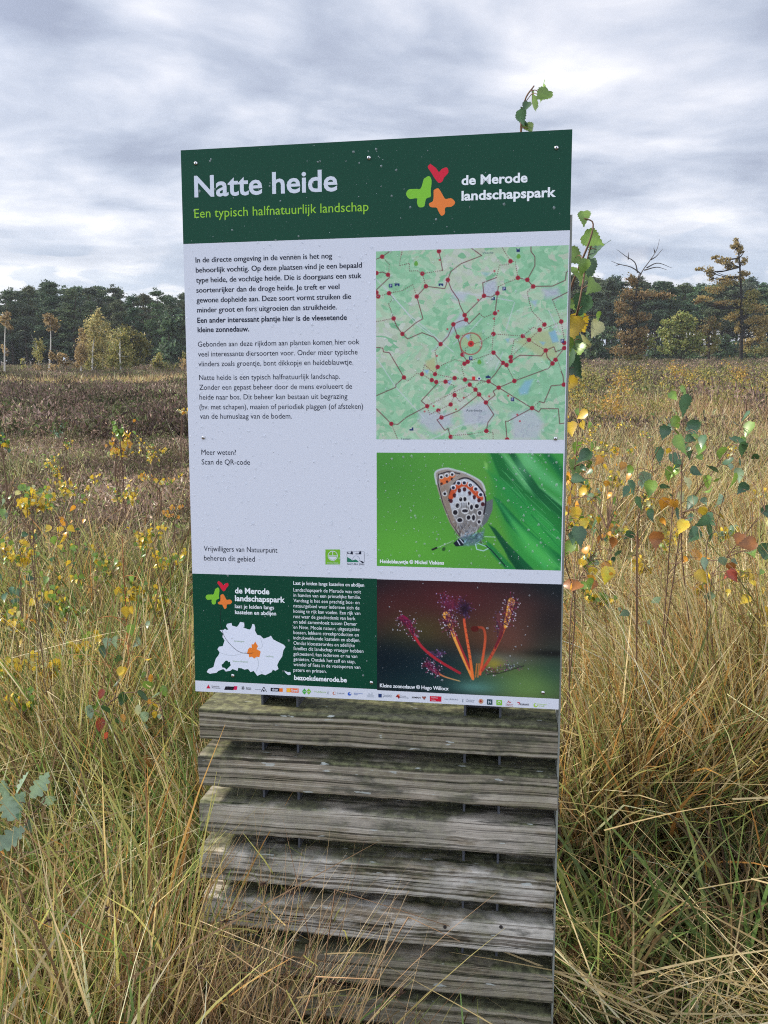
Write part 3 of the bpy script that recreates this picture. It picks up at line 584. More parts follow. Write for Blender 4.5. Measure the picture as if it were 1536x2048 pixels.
stalk([(790, 830), (765, 650), (735, 470), (722, 380)], 5, 4, (220, 110, 50), (200, 80, 50)); stalk([(845, 800), (870, 650), (885, 520), (870, 450), (830, 440)], 4.5, 4, (214, 90, 50), (140, 60, 40)); sn.disc(Z7((805, 452))[0], 8, (80, 26, 22), 6)
stalk([(860, 770), (930, 660), (1000, 520), (1050, 400)], 5, 5, (170, 60, 44), (180, 90, 50)); stalk([(1040, 430), (1065, 330), (1085, 240)], 7, 12, (220, 150, 60), (226, 160, 70)); stalk([(960, 600), (1010, 470), (990, 350)], 3, 10, (110, 30, 40), (90, 50, 50))
stalk([(690, 852), (580, 820), (520, 790)], 1.6, 3, (190, 150, 90), (180, 90, 60)); stalk([(520, 790), (450, 730)], 7, 11, (150, 60, 80), (110, 40, 80))
for x_ in (810, 828): sn.line(Z7((x_, 820), (x_ + 10, 720)), 3, (190, 110, 50), al=.8)
for sp_ in ([(575, 330), (600, 335), (628, 390), (645, 470), (660, 520), (640, 505), (600, 430), (580, 370)], [(1068, 235), (1095, 240), (1092, 300), (1070, 370), (1048, 440), (1040, 430), (1052, 350), (1060, 280)]): sn.poly(Z7(*sp_), (228, 166, 74), 1.0, 1, 40); sn.line(Z7(sp_[0], sp_[3]), 2.2, (246, 196, 104), al=.7)
hairs([(340, 500), (290, 420), (240, 370)], 110, 62, PURP); hairs([(630, 460), (590, 350)], 120, 64, PURP); hairs([(1040, 420), (1070, 320), (1090, 220)], 120, 58, PURP); hairs([(540, 790), (470, 740), (420, 720)], 100, 50, PURP); hairs([(1000, 750), (1180, 730)], 60, 36, [(60, 60, 60)], (170, 190, 190)); hairs([(880, 760), (980, 780)], 40, 30, [(70, 40, 40)], (190, 190, 190))
for k in range(8):
    t_ = k / 8; sn.line(Z7((728 + 40 * t_, 400 + 320 * t_), (742 + 40 * t_, 408 + 320 * t_)), 1.2, (96, 26, 30), al=.7); sn.line(Z7((1045 - 140 * t_, 420 + 260 * t_), (1058 - 140 * t_, 430 + 260 * t_)), 1.2, (80, 20, 30), al=.7)
sn.line(Z7((1180, 735), (1000, 790), (900, 800)), 2.4, (40, 44, 36), al=.8)
sn.blob(Z7((800, 900))[0], 40, (96, 150, 140), 12, .5)
sn.build('sundew_photo', 2, 1.22)
letters('sundew_caption', [('Kleine zonnedauw © Hugo Willocx', (760, 1374.5), (897, 1380.5), 7.4, PALE, .028)], lay=4)

# butterflies of the park emblem
def blobpoly(pts, n_=60):
    p = np.asarray(pts, float); return curve(np.vstack([p, p[:1]]), n_)[:-1]
def emblem(name, Z, sc, off, lay=2):
    f_ = lambda pts: Z(*[(off[0] + x * sc, off[1] + y * sc) for x, y in blobpoly(pts)])
    red = [(888, 320), (908, 335), (918, 348), (928, 338), (945, 333), (950, 350), (935, 368), (930, 380), (918, 385), (905, 372), (893, 352), (880, 332)]
    gr = [(866, 372), (884, 362), (893, 378), (890, 410), (890, 432), (874, 440), (868, 465), (850, 468), (843, 452), (843, 438), (818, 440), (806, 424), (815, 408), (840, 406), (856, 404)]
    og = [(900, 410), (916, 404), (930, 425), (940, 440), (960, 438), (973, 452), (962, 466), (940, 470), (938, 490), (926, 497), (915, 480), (910, 470), (890, 468), (884, 456), (898, 446)]
    return ink(name, [(f_(red), lin((214, 36, 60))), (f_(gr), lin((130, 196, 56))), (f_(og), lin((236, 130, 58)))], lay)
Z1 = fr(340, 140, 1.7067)
emblem('butterfly_emblem', Z1, 1.0, (0, 0))
emblem('butterfly_emblem', fr(380, 1140, 4.042), 1.28, (-905, -322))

# province map
rg = [(240, 485), (272, 484), (283, 475), (298, 485), (310, 480), (292, 455), (300, 435), (335, 428), (342, 450), (380, 460), (395, 440), (405, 420), (438, 425), (440, 455), (430, 465), (480, 482), (495, 470), (505, 435), (520, 440), (528, 465), (525, 490), (545, 525), (570, 530), (595, 555), (640, 540), (655, 530), (672, 560), (700, 575), (760, 605), (772, 622), (755, 650), (745, 700), (720, 735), (705, 770), (716, 800), (690, 815), (670, 805), (660, 825), (610, 850), (580, 840), (545, 855), (525, 830), (515, 815), (490, 825), (470, 800), (440, 805), (420, 795), (390, 790), (385, 815), (345, 800), (325, 815), (290, 820), (270, 800), (230, 815), (215, 830), (160, 838), (135, 825), (150, 800), (190, 785), (200, 745), (210, 715), (230, 690), (240, 665), (222, 640), (235, 620), (265, 615), (280, 570), (262, 540), (268, 515)]
br = [(285, 735), (300, 730), (312, 745), (322, 740), (330, 770), (310, 790), (295, 805), (280, 790), (262, 788), (255, 765), (270, 755)]
me_ = [(470, 640), (485, 625), (500, 630), (498, 600), (515, 600), (528, 578), (540, 600), (550, 615), (538, 640), (560, 650), (572, 660), (565, 690), (560, 705), (540, 700), (520, 715), (500, 700), (478, 705), (475, 680), (462, 672)]
ink('province_map', [(Z6_ := fr(380, 1140, 4.042))(*rg) is not None and (Z6_(*rg), lin((226, 230, 240))), (Z6_((760, 812), (790, 825), (812, 825), (815, 845), (795, 850), (775, 835)), lin((226, 230, 240)))], 2)
mb = MB()
for pts, c_ in ((br, GREEN), (me_, lin((236, 130, 50)))): mb.poly(P3(Z6_(*pts)[::-1], -EPS * 3), c_)
def stroke(mb, pts, wid, col, lay, dash=None):
    for a_, b_ in zip(pts[:-1], pts[1:]):
        d_ = (b_ - a_) / (np.linalg.norm(b_ - a_) + 1e-9); n_ = np.array([-d_[1], d_[0]]) * wid / 2
        mb.poly(P3(np.array([a_ + n_, b_ + n_, b_ - n_, a_ - n_]), -EPS * lay), col)
stroke(mb, Z6_(*curve([(253, 305), (245, 400), (280, 540), (380, 650), (470, 676), (512, 668)], 24)), .0008, (.02, .025, .03), 4)
for pts in ([(245, 668), (320, 690), (380, 685), (470, 660)], [(570, 550), (585, 620), (540, 640)], [(540, 700), (555, 760), (535, 820)]): stroke(mb, Z6_(*curve(pts, 10)), .0004, lin((150, 160, 160)), 3.5)
mb.build('province_outline', M_INK, panel)
for t, a, b, c, d in [('Antwerpen', 355, 580, 440, 583), ('Limburg', 615, 702, 675, 704), ('Vlaams-Brabant', 345, 742, 470, 748)]: letters('province_name_lettering', [(t, Z6(a, b), Z6(c, d), 3.2, lin((150, 180, 140)), 0)], lay=4)

# two small logos on the white part
Zq = fr(370, 850, 3.938)
mb = MB()
LG = lin((120, 184, 50)); mb.poly(P3(Zq((1106, 980), (1222, 980), (1222, 1098), (1106, 1098))[::-1], -EPS * 2), LG)
cc = np.array([1164, 1030]); a_ = np.linspace(0, 2 * np.pi, 28)
stroke(mb, Zq(*(cc + 37 * np.stack([np.cos(a_), np.sin(a_)], -1))), .0013, WHITE, 3)
stroke(mb, Zq((1130, 1030), (1198, 1030)), .0012, WHITE, 3); stroke(mb, Zq((1164, 995), (1164, 1030)), .0014, WHITE, 3)
b_ = np.linspace(0, np.pi, 14); mb.poly(P3(Zq(*(cc + (0, 6) + np.stack([30 * np.cos(b_), 26 * np.sin(b_)], -1)))[::-1], -EPS * 3), WHITE)
mb.build('reserve_logo', M_INK, panel)
letters('reserve_logo_lettering', [('natuurpunt', Zs(1122, 1090), Zs(1208, 1090), 2.6, WHITE, 0) for Zs in (Z4,)])
mb = MB()
for pts, c_ in [([(1278, 1000), (1300, 1014), (1312, 990), (1322, 1000), (1322, 1020), (1278, 1012)], NAVY), ([(1340, 1012), (1368, 1012), (1378, 988), (1388, 1000), (1388, 1018), (1345, 1018)], NAVY), ([(1278, 1040), (1300, 1052), (1318, 1066), (1345, 1058), (1372, 1080), (1278, 1080)], lin((40, 120, 90))), ([(1370, 1066), (1396, 1072), (1412, 1084), (1396, 1088)], NAVY)]: mb.poly(P3(Zq(*pts)[::-1], -EPS * 2), c_)
stroke(mb, Zq((1276, 1082), (1276, 998), (1412, 998), (1412, 1082)), .0005, NAVY, 3); stroke(mb, Zq(*curve([(1318, 1062), (1330, 1036), (1352, 1030), (1372, 1044), (1378, 1060)], 12)), .0006, lin((140, 150, 170)), 3)
mb.build('swan_logo', M_INK, panel)
letters('swan_logo_lettering', [('NATURA 2000', Z4(1278, 1102), Z4(1412, 1104), 3.6, NAVY, 0)])

# logo strip along the foot
mb = MB()
def bxp(Z, x0, y0, x1, y1, c_, sk=0, lay=2): mb.poly(P3(Z((x0 + sk, y0), (x1 + sk, y0 + (x1 - x0) * .035), (x1, y1 + (x1 - x0) * .035), (x0, y1))[::-1], -EPS * lay), c_)
def dsc(Z, x, y, r, c_, lay=2, n_=18):
    a = np.linspace(0, 2 * np.pi, n_, endpoint=False); mb.poly(P3(Z(*(np.array([x, y]) + r * np.stack([np.cos(a), np.sin(a)], -1)))[::-1], -EPS * lay), c_)
A_, B_ = fr(380, 1140, 4.042), fr(740, 1140, 3.84)
RED, BLK, ORG = lin((200, 30, 60)), np.array([.012, .012, .02]), lin((236, 120, 40))
mb.poly(P3(A_((148, 925), (166, 957), (133, 957))[::-1], -EPS * 2), RED)
bxp(A_, 276, 940, 352, 968, BLK, 12); bxp(A_, 350, 938, 378, 968, lin((214, 40, 90)), 6)
for k in range(3):
    t_ = k * np.pi / 3; d_ = np.array([math.cos(t_), math.sin(t_)]) * 17; stroke(mb, A_((428, 954) + d_, (428, 954) - d_), .0011, BLK, 2)
stroke(mb, A_((575, 984), (598, 945), (618, 985)), .0014, BLK, 2); dsc(A_, 596, 976, 7, BLK)
bxp(A_, 652, 952, 722, 980, BLK); bxp(A_, 722, 955, 750, 984, ORG); bxp(A_, 780, 954, 878, 988, lin((240, 110, 50))); bxp(A_, 782, 956, 812, 986, lin((246, 190, 60)), 0, 2.5)
for c_, x_ in ((lin((70, 170, 70)), 925), (lin((130, 190, 60)), 960)): mb.poly(P3(A_((x_ - 20, 982), (x_, 957), (x_ + 20, 982), (x_, 1007))[::-1], -EPS * (2 if x_ < 930 else 2.5)), c_)
dsc(A_, 1166, 996, 13, lin((200, 120, 90))); dsc(A_, 1170, 996, 9, WHITE, 3); dsc(A_, 1290, 1001, 15, lin((60, 100, 190))); dsc(A_, 1296, 997, 7, WHITE, 3)
for k, h_ in enumerate((20, 34, 26, 38, 18)): bxp(A_, 1430 + k * 12, 1028 - h_, 1440 + k * 12, 1028, lin((190, 196, 204)))
stroke(mb, A_((1106, 1006), (1122, 982)), .0006, lin((130, 140, 150)), 2); stroke(mb, A_((1106, 982), (1124, 1006)), .0006, lin((130, 140, 150)), 2)
bxp(B_, 64, 950, 90, 978, lin((40, 60, 110))); mb.poly(P3(B_((196, 975), (212, 955), (232, 975), (220, 990), (212, 976))[::-1], -EPS * 2), lin((150, 40, 40))); dsc(B_, 222, 960, 6, ORG, 2.5)
mb.poly(P3(B_((398, 975), (406, 967), (415, 974), (424, 968), (432, 978), (416, 998))[::-1], -EPS * 2), lin((150, 90, 80)))
bxp(B_, 460, 968, 548, 1008, lin((206, 30, 56))); bxp(B_, 706, 990, 714, 1016, lin((150, 160, 170)), 4); dsc(B_, 852, 1008, 19, lin((196, 150, 120))); dsc(B_, 850, 1008, 9, lin((170, 60, 50)), 2.5)
bxp(B_, 898, 992, 940, 1034, lin((40, 70, 80))); stroke(mb, B_((910, 1026), (910, 1004), (928, 1022), (928, 1002)), .0010, WHITE, 3); bxp(B_, 970, 998, 1014, 1038, lin((130, 190, 60))); dsc(B_, 992, 1016, 12, WHITE, 3); dsc(B_, 992, 1018, 8, lin((130, 190, 60)), 4)
stroke(mb, B_((1056, 1022), (1066, 1004), (1072, 1022), (1084, 1012)), .0012, lin((196, 60, 60)), 2); stroke(mb, B_((1130, 1016), (1150, 1018), (1142, 1034)), .0014, RED, 2); dsc(B_, 1272, 1038, 17, lin((170, 205, 90))); dsc(B_, 1276, 1034, 10, WHITE, 3)
GR2 = lin((120, 128, 140))
for ln in ([(t, Z(a, b), Z(c, b + (c - a) * .035), cp, cl, bo) for Z, t, a, b, c, cp, cl, bo in [
 (Z6, 'Provincie', 176, 944, 236, 2.6, BLK, 0), (Z6, 'Antwerpen', 176, 956, 246, 2.6, BLK, 0), (Z6, 'Kempen', 454, 956, 494, 2.6, BLK, 0), (Z6, 'Noord', 454, 966, 494, 2.6, BLK, .02), (Z6, 'toerisme', 526, 968, 576, 2.2, GR2, 0), (Z6, 'diest', 664, 974, 712, 4.4, WHITE, .02), (Z6, 'Geel', 816, 981, 870, 4.8, WHITE, .02),
 (Z6, 'Herselt', 912, 986, 974, 2.6, WHITE, 0), (Z6, 'Hulshout', 1008, 990, 1100, 3.4, lin((150, 186, 90)), 0), (Z6, 'Laakdal', 1192, 1001, 1248, 3, GR2, 0), (Z6, 'Scherpenheuvel', 1326, 1000, 1396, 2.4, lin((70, 110, 180)), 0), (Z6, 'Zichem', 1326, 1010, 1356, 2.4, lin((70, 110, 180)), 0)]] +
 [(t, Zb(a, b), Zb(c, b + (c - a) * .035), cp, cl, bo) for Zb in (lambda x, y: (740 + x / 3.84, 1140 + y / 3.84),) for t, a, b, c, cp, cl, bo in [
 ('Tessenderlo', 98, 964, 168, 2.4, GR2, 0), ('gemeente', 98, 974, 168, 2.4, GR2, 0), ('Westerlo', 232, 972, 278, 2.4, GR2, 0), ('landschap', 232, 983, 296, 2.4, GR2, 0), ('KEMPEN', 322, 984, 388, 3.2, BLK, .02), ('Toerisme', 468, 984, 520, 2.6, WHITE, 0), ('Vlaanderen', 468, 1002, 506, 2.2, WHITE, 0), ('visit LIMBURG', 572, 996, 676, 2.8, GR2, 0), ('Vlaamse', 736, 1002, 802, 2.6, GR2, 0), ('Landmaatschappij', 736, 1013, 798, 2.2, GR2, 0),
 ('Regionaal', 1044, 1034, 1098, 2.2, lin((170, 70, 70)), 0), ('Landschap', 1042, 1045, 1098, 2.2, lin((170, 70, 70)), 0), ('RURANT', 1150, 1038, 1222, 3.6, BLK, .02), ('Kempen', 1294, 1036, 1358, 2.8, lin((170, 205, 90)), 0), ('Broek', 1294, 1048, 1340, 2.4, lin((170, 205, 90)), 0)]]): text(mb, *ln)
split_build(mb, 'logo', .0046)

# rain on the panel
DR = np.random.default_rng(21); nd = 4300
du, dv = DR.uniform(.004, PW - .004, nd), DR.uniform(.004, PH - .004, nd)
den = .35 + .65 * np.clip(.5 + .5 * np.sin(du * 9 - 1.4) * np.sin(dv * 7 + .6) + .3 * (du > .3) * (dv > .3), 0, 1)
den = np.where(dv > vg0, .09, den); den = np.where(dv < vh, .24 * den, den)
kp = DR.random(nd) < den; du, dv = du[kp], dv[kp]; nd = len(du)
rr = np.clip(DR.gamma(2.6, .00042, nd), .0005, .0028); el_ = 1 + DR.gamma(1.4, .13, nd)
th = np.linspace(0, 2 * np.pi, 8, endpoint=False); rows = []
for rad_, hh in ((1, 0), (.88, .30), (.5, .52)): rows.append(np.stack([np.cos(th) * rad_, np.full(8, hh), np.sin(th) * rad_], -1))
unitd = np.vstack(rows + [np.array([[0, .60, 0]])])
fc = [(r_ * 8 + k, r_ * 8 + (k + 1) % 8, r_ * 8 + 8 + (k + 1) % 8, r_ * 8 + 8 + k) for r_ in (0, 1) for k in range(8)]; ft = [(16 + k, 16 + (k + 1) % 8, 24) for k in range(8)]
C0 = L3(du, dv, -EPS * 2.2)
V = C0[:, None] + unitd[None] * np.stack([rr, -rr, rr * el_], -1)[:, None]
mb = MB(); o_ = (np.arange(nd) * 25)[:, None, None]
mb.add(V.reshape(-1, 3), (np.array(fc)[None] + o_).reshape(-1, 4), (.9, .92, .95)); mb.n -= nd * 25
mb.v.pop(); mb.c.pop(); mb.add(V.reshape(-1, 3), (np.array(ft)[None] + o_).reshape(-1, 3), (.9, .92, .95))
md = bpy.data.materials.new('rain_water'); md.use_nodes = True; n = NT(md.node_tree)
tr = n.n('ShaderNodeBsdfTransparent'); pr = n.n('ShaderNodeBsdfPrincipled', inp={'Base Color': (.8, .84, .88, 1), 'Roughness': .08, 'Specular IOR Level': .8})
fz = n.n('ShaderNodeLayerWeight', inp={'Blend': .35}); mx = n.n('ShaderNodeMixShader'); n.l(n.m('ADD', n.m('MULTIPLY', fz.outputs[1], .40), .17, clamp=True), mx.inputs[0]); n.l(tr.outputs[0], mx.inputs[1]); n.l(pr.outputs[0], mx.inputs[2]); n.l(mx.outputs[0], n.n('ShaderNodeOutputMaterial').inputs[0])
tag(mb.build('raindrops', md, panel, smooth=True), kind='stuff')

# screws
ms = bpy.data.materials.new('stainless_steel'); ms.use_nodes = True; n = NT(ms.node_tree)
a = n.n('ShaderNodeAttribute', attribute_name='Col').outputs['Color']; p = n.n('ShaderNodeBsdfPrincipled', inp={'Metallic': 1.0, 'Roughness': .22}); n.l(a, p.inputs['Base Color']); n.l(p.outputs[0], n.n('ShaderNodeOutputMaterial').inputs[0])
def screw(px, py):
    c_ = uv(px, py); mb = MB(); k = 16; R_ = .0042; t_ = np.linspace(0, 2 * np.pi, k, endpoint=False); rows = []
    for rad_, hh in ((1, 0), (1, .18), (.9, .42), (.68, .58), (.3, .68)): rows.append(np.stack([np.cos(t_) * rad_, np.full(k, -hh), np.sin(t_) * rad_], -1))
    v = np.vstack(rows) * R_ + L3(c_[0], c_[1], -.0005)
    mb.add(v, [(r_ * k + q, r_ * k + (q + 1) % k, r_ * k + k + (q + 1) % k, r_ * k + k + q) for r_ in range(4) for q in range(k)], (.62, .61, .6)); mb.add(v, [tuple(4 * k + q for q in range(k))], (.62, .61, .6))
    o = mb.build('screw', ms, panel, smooth=True)
    st = MB(); cc_ = L3(c_[0], c_[1], -.0005 - R_ * .70); q_ = []
    for m_ in range(12):
        r_ = R_ * (.36 if m_ % 2 == 0 else .22); q_.append(cc_ + np.array([math.cos(m_ * np.pi / 6) * r_, 0, math.sin(m_ * np.pi / 6) * r_]))
    st.poly(q_[::-1], (.02, .02, .025)); st.build('screw_recess', M_BARK, panel)
for p_ in [(392, 327), (738, 316), (1113, 296), (407, 875), (1111, 877), (466, 1351), (743, 1365), (1086, 1385)]: screw(*p_)

# ---- weathered timber
mw = bpy.data.materials.new('weathered_timber'); mw.use_nodes = True; n = NT(mw.node_tree)
tcx = n.n('ShaderNodeTexCoord').outputs['Object']; at_ = n.n('ShaderNodeAttribute', attribute_name='Col'); sc_ = n.n('ShaderNodeSeparateColor'); n.l(at_.outputs['Color'], sc_.inputs[0])
rnd, tone, moss = sc_.outputs
off_ = n.vm('ADD', tcx, n.comb(n.m('MULTIPLY', rnd, 7.0), n.m('MULTIPLY', rnd, 3.0), n.m('MULTIPLY', rnd, 5.0))).outputs[0]
wob = n.noise(n.vm('MULTIPLY', off_, (2.2, 3, 6)).outputs[0], 1.6, 3, .5)
offw = n.vm('ADD', off_, n.comb(0.0, 0.0, n.m('MULTIPLY', n.m('SUBTRACT', wob, .5), .016))).outputs[0]
g1 = n.noise(n.vm('MULTIPLY', offw, (.55, 30, 125)).outputs[0], 1.0, 3, .5)
g2 = n.noise(n.vm('MULTIPLY', offw, (2.2, 90, 330)).outputs[0], 1.0, 3, .6)
g3 = n.noise(n.vm('MULTIPLY', off_, (5, 12, 22)).outputs[0], 1.0, 5, .65)
grain = n.m('ADD', n.m('MULTIPLY', g1, .65), n.m('MULTIPLY', g2, .35))
cg = n.mix(n.ss(grain, .435, .50), (.032, .025, .017), (.27, .222, .158))
cg = n.mix(n.ss(grain, .53, .60), cg, (.46, .405, .315))
cl_ = n.mix(n.ss(grain, .40, .50), (.14, .117, .092), (.55, .51, .44))
cg = n.mix(n.m('MULTIPLY', tone, n.ss(g3, .38, .50)), cg, cl_)
cg = n.mix(n.m('MULTIPLY', n.ss(g3, .54, .64), .7), cg, (.05, .048, .040))
nz = n.n('ShaderNodeSeparateXYZ'); n.l(n.n('ShaderNodeNewGeometry').outputs['Normal'], nz.inputs[0])
topm = n.ss(nz.outputs[2], .25, .8)
mn = n.noise(off_, 55, 5, .65); mn2 = n.noise(off_, 7, 4, .6)
mossc = n.mix(n.ss(mn, .4, .65), (.034, .040, .019), (.135, .145, .066))
sepo = n.n('ShaderNodeSeparateXYZ'); n.l(tcx, sepo.inputs[0])
mk = n.m('MULTIPLY', n.m('ADD', n.m('MULTIPLY', topm, .85), n.m('MULTIPLY', n.m('SUBTRACT', 1.0, topm), .38)), n.ss(n.m('ADD', mn2, n.m('MULTIPLY', moss, .35)), .46, .70), clamp=True)
ck = n.noise(n.vm('MULTIPLY', offw, (1.3, 25, 120)).outputs[0], 1.0, 4, .55)
cg = n.mix(n.ss(ck, .385, .345), cg, (.012, .010, .008))
cg = n.mix(mk, cg, mossc)
lich = n.noise(n.vm('MULTIPLY', off_, (18, 60, 75)).outputs[0], 1.0, 3, .45)
lk = n.m('MULTIPLY', n.ss(lich, .69, .72), .7)
cg = n.mix(lk, cg, (.46, .49, .45))
p = n.n('ShaderNodeBsdfPrincipled', inp={'Roughness': .85, 'Specular IOR Level': .2}); n.l(cg, p.inputs['Base Color'])
bp = n.n('ShaderNodeBump', inp={'Strength': 1.0, 'Distance': .004}); n.l(grain, bp.inputs['Height']); n.l(bp.outputs[0], p.inputs['Normal'])
n.l(p.outputs[0], n.n('ShaderNodeOutputMaterial').inputs[0])
WR = np.random.default_rng(3)
def plank(name, x0, x1, y0, y1, z0, z1, col, axis='x', rough=.0013):
    """a worn timber: rounded section, edges that wander along its length"""
    ln = (x1 - x0) if axis == 'x' else (z1 - z0); K = 46; t_ = np.linspace(0, 1, K)
    r = .006; sec = []
    A0, A1, B0, B1 = (y0, y1, z0, z1) if axis == 'x' else (y0, y1, x0, x1)
    for (cy_, cz_, s0) in ((A0 + r, B0 + r, 180), (A1 - r, B0 + r, 270), (A1 - r, B1 - r, 0), (A0 + r, B1 - r, 90)):
        for k in range(4):
            a = math.radians(s0 + k * 30); sec.append((cy_ + r * math.cos(a), cz_ + r * math.sin(a)))
    sec = np.array(sec); m = len(sec)
    def wander(s): return np.cumsum(WR.normal(size=K)) * s / math.sqrt(K) + WR.normal(size=K) * s * .35
    V = np.empty((K, m, 3))
    ez = np.stack([wander(rough) for _ in range(4)], 1).repeat(4, 1); ey = np.stack([wander(rough) for _ in range(4)], 1).repeat(4, 1)
    a_, b_ = sec[None, :, 0] + ey, sec[None, :, 1] + ez
    run = (x0 if axis == 'x' else z0) + ln * t_[:, None] + np.where((t_[:, None] < .001) | (t_[:, None] > .999), WR.normal(size=(1, m)) * .0012, 0)
    V[..., 1] = a_
    if axis == 'x': V[..., 0] = run; V[..., 2] = b_
    else: V[..., 2] = run; V[..., 0] = b_
    i_ = np.arange(K - 1)[:, None] * m; j_ = np.arange(m)[None]; j2_ = (j_ + 1) % m
    mb = MB(); mb.add(V.reshape(-1, 3), np.stack([i_ + j_, i_ + m + j_, i_ + m + j2_, i_ + j2_], -1).reshape(-1, 4), col)
    mb.add(np.vstack([V[0], V[-1]]), [tuple(range(m)), tuple(range(2 * m - 1, m - 1, -1))], col)
    return mb.build(name, mw, board)
tops = [1455, 1554, 1654.6, 1758, 1854, 1950, 2034]; bots = [1521, 1621, 1719, 1818.5, 1913.5, 2010, 2090]
xr = .400
tones = [.12, .15, .45, 1.0, 1.0, .25, .15, .2]; mosses = [.9, .45, .35, .3, .3, .7, .9, .8]
zs = []
for k in range(8):
    if k < 7: za, zb_ = PH - uv(1112, bots[k])[1] + LEG, PH - uv(1112, tops[k])[1] + LEG
    else: za, zb_ = zs[-1][0] - .108, zs[-1][0] - .038
    zs.append((za, zb_)); xl = uv(396 + 2.2 * k, 1440 + 100 * k)[0] - .4 + WR.normal() * .002
    o = plank('slat', xl, xr, -.071, .075, za, zb_, (WR.random(), tones[k], mosses[k]))
for px_, py_ in ((781, 1847), (890, 1853), (1002, 1853)):        # nail heads in the fifth slat
    c_ = uv(px_, py_); nb = MB(); k = 12; t_ = np.linspace(0, 2 * np.pi, k, endpoint=False)
    ring = lambda r_, y_: np.stack([np.cos(t_) * r_, np.full(k, y_), np.sin(t_) * r_], -1)
    v = np.vstack([ring(.0040, 0), ring(.0040, -.0012), ring(.0030, -.0020)]) + L3(c_[0], c_[1], -.0012)
    nb.add(v, [(r_ * k + q, r_ * k + (q + 1) % k, r_ * k + k + (q + 1) % k, r_ * k + k + q) for r_ in range(2) for q in range(k)], (.035, .03, .028)); nb.add(v, [tuple(2 * k + q for q in range(k))], (.035, .03, .028))
    nb.build('nail', M_BARK, board)
# channel posts behind the slats' front edge, and the side board
mst = bpy.data.materials.new('dark_galvanised_steel'); mst.use_nodes = True; n = NT(mst.node_tree)
f1 = n.noise(n.n('ShaderNodeTexCoord').outputs['Object'], 30, 4, .6); p = n.n('ShaderNodeBsdfPrincipled', inp={'Roughness': .6, 'Metallic': .3}); n.l(n.mix(f1, (.05, .055, .065), (.12, .125, .14)), p.inputs['Base Color']); n.l(p.outputs[0], n.n('ShaderNodeOutputMaterial').inputs[0])
for (pa, pb) in ((511, 587), (926, 1003)):
    xa, xb = uv(pa, 1410)[0] - .4, uv(pb, 1410)[0] - .4
    y0 = -.07 + .042; mb = MB(); q = [(xa, y0), (xa + .005, y0), (xa + .005, y0 + .055), (xb - .005, y0 + .055), (xb - .005, y0), (xb, y0), (xb, y0 + .06), (xa, y0 + .06)]
    v = np.array([(x_, y_, z_) for z_ in (-.08, LEG + PH - .03) for x_, y_ in q]); m = 8
    mb.add(v, [(i_, (i_ + 1) % m, m + (i_ + 1) % m, m + i_) for i_ in range(m)], (.1, .1, .1)); mb.add(v, [tuple(range(m - 1, -1, -1)), tuple(range(m, 2 * m))], (.1, .1, .1))
    mb.build('post', mst, board)
sb = MB(); bevel_box(sb, .4003, .4042, -.0690, .030, 0.0, LEG + PH - .16, (.21, .22, .19), .0008); sb.build('side_board', M_BARK, board)
for zc_ in (.12, .55, 1.0): plank('rail', -.385, xr - .003, -.0655, -.0285, LEG + zc_, LEG + zc_ + .07, (WR.random(), .3, .3))
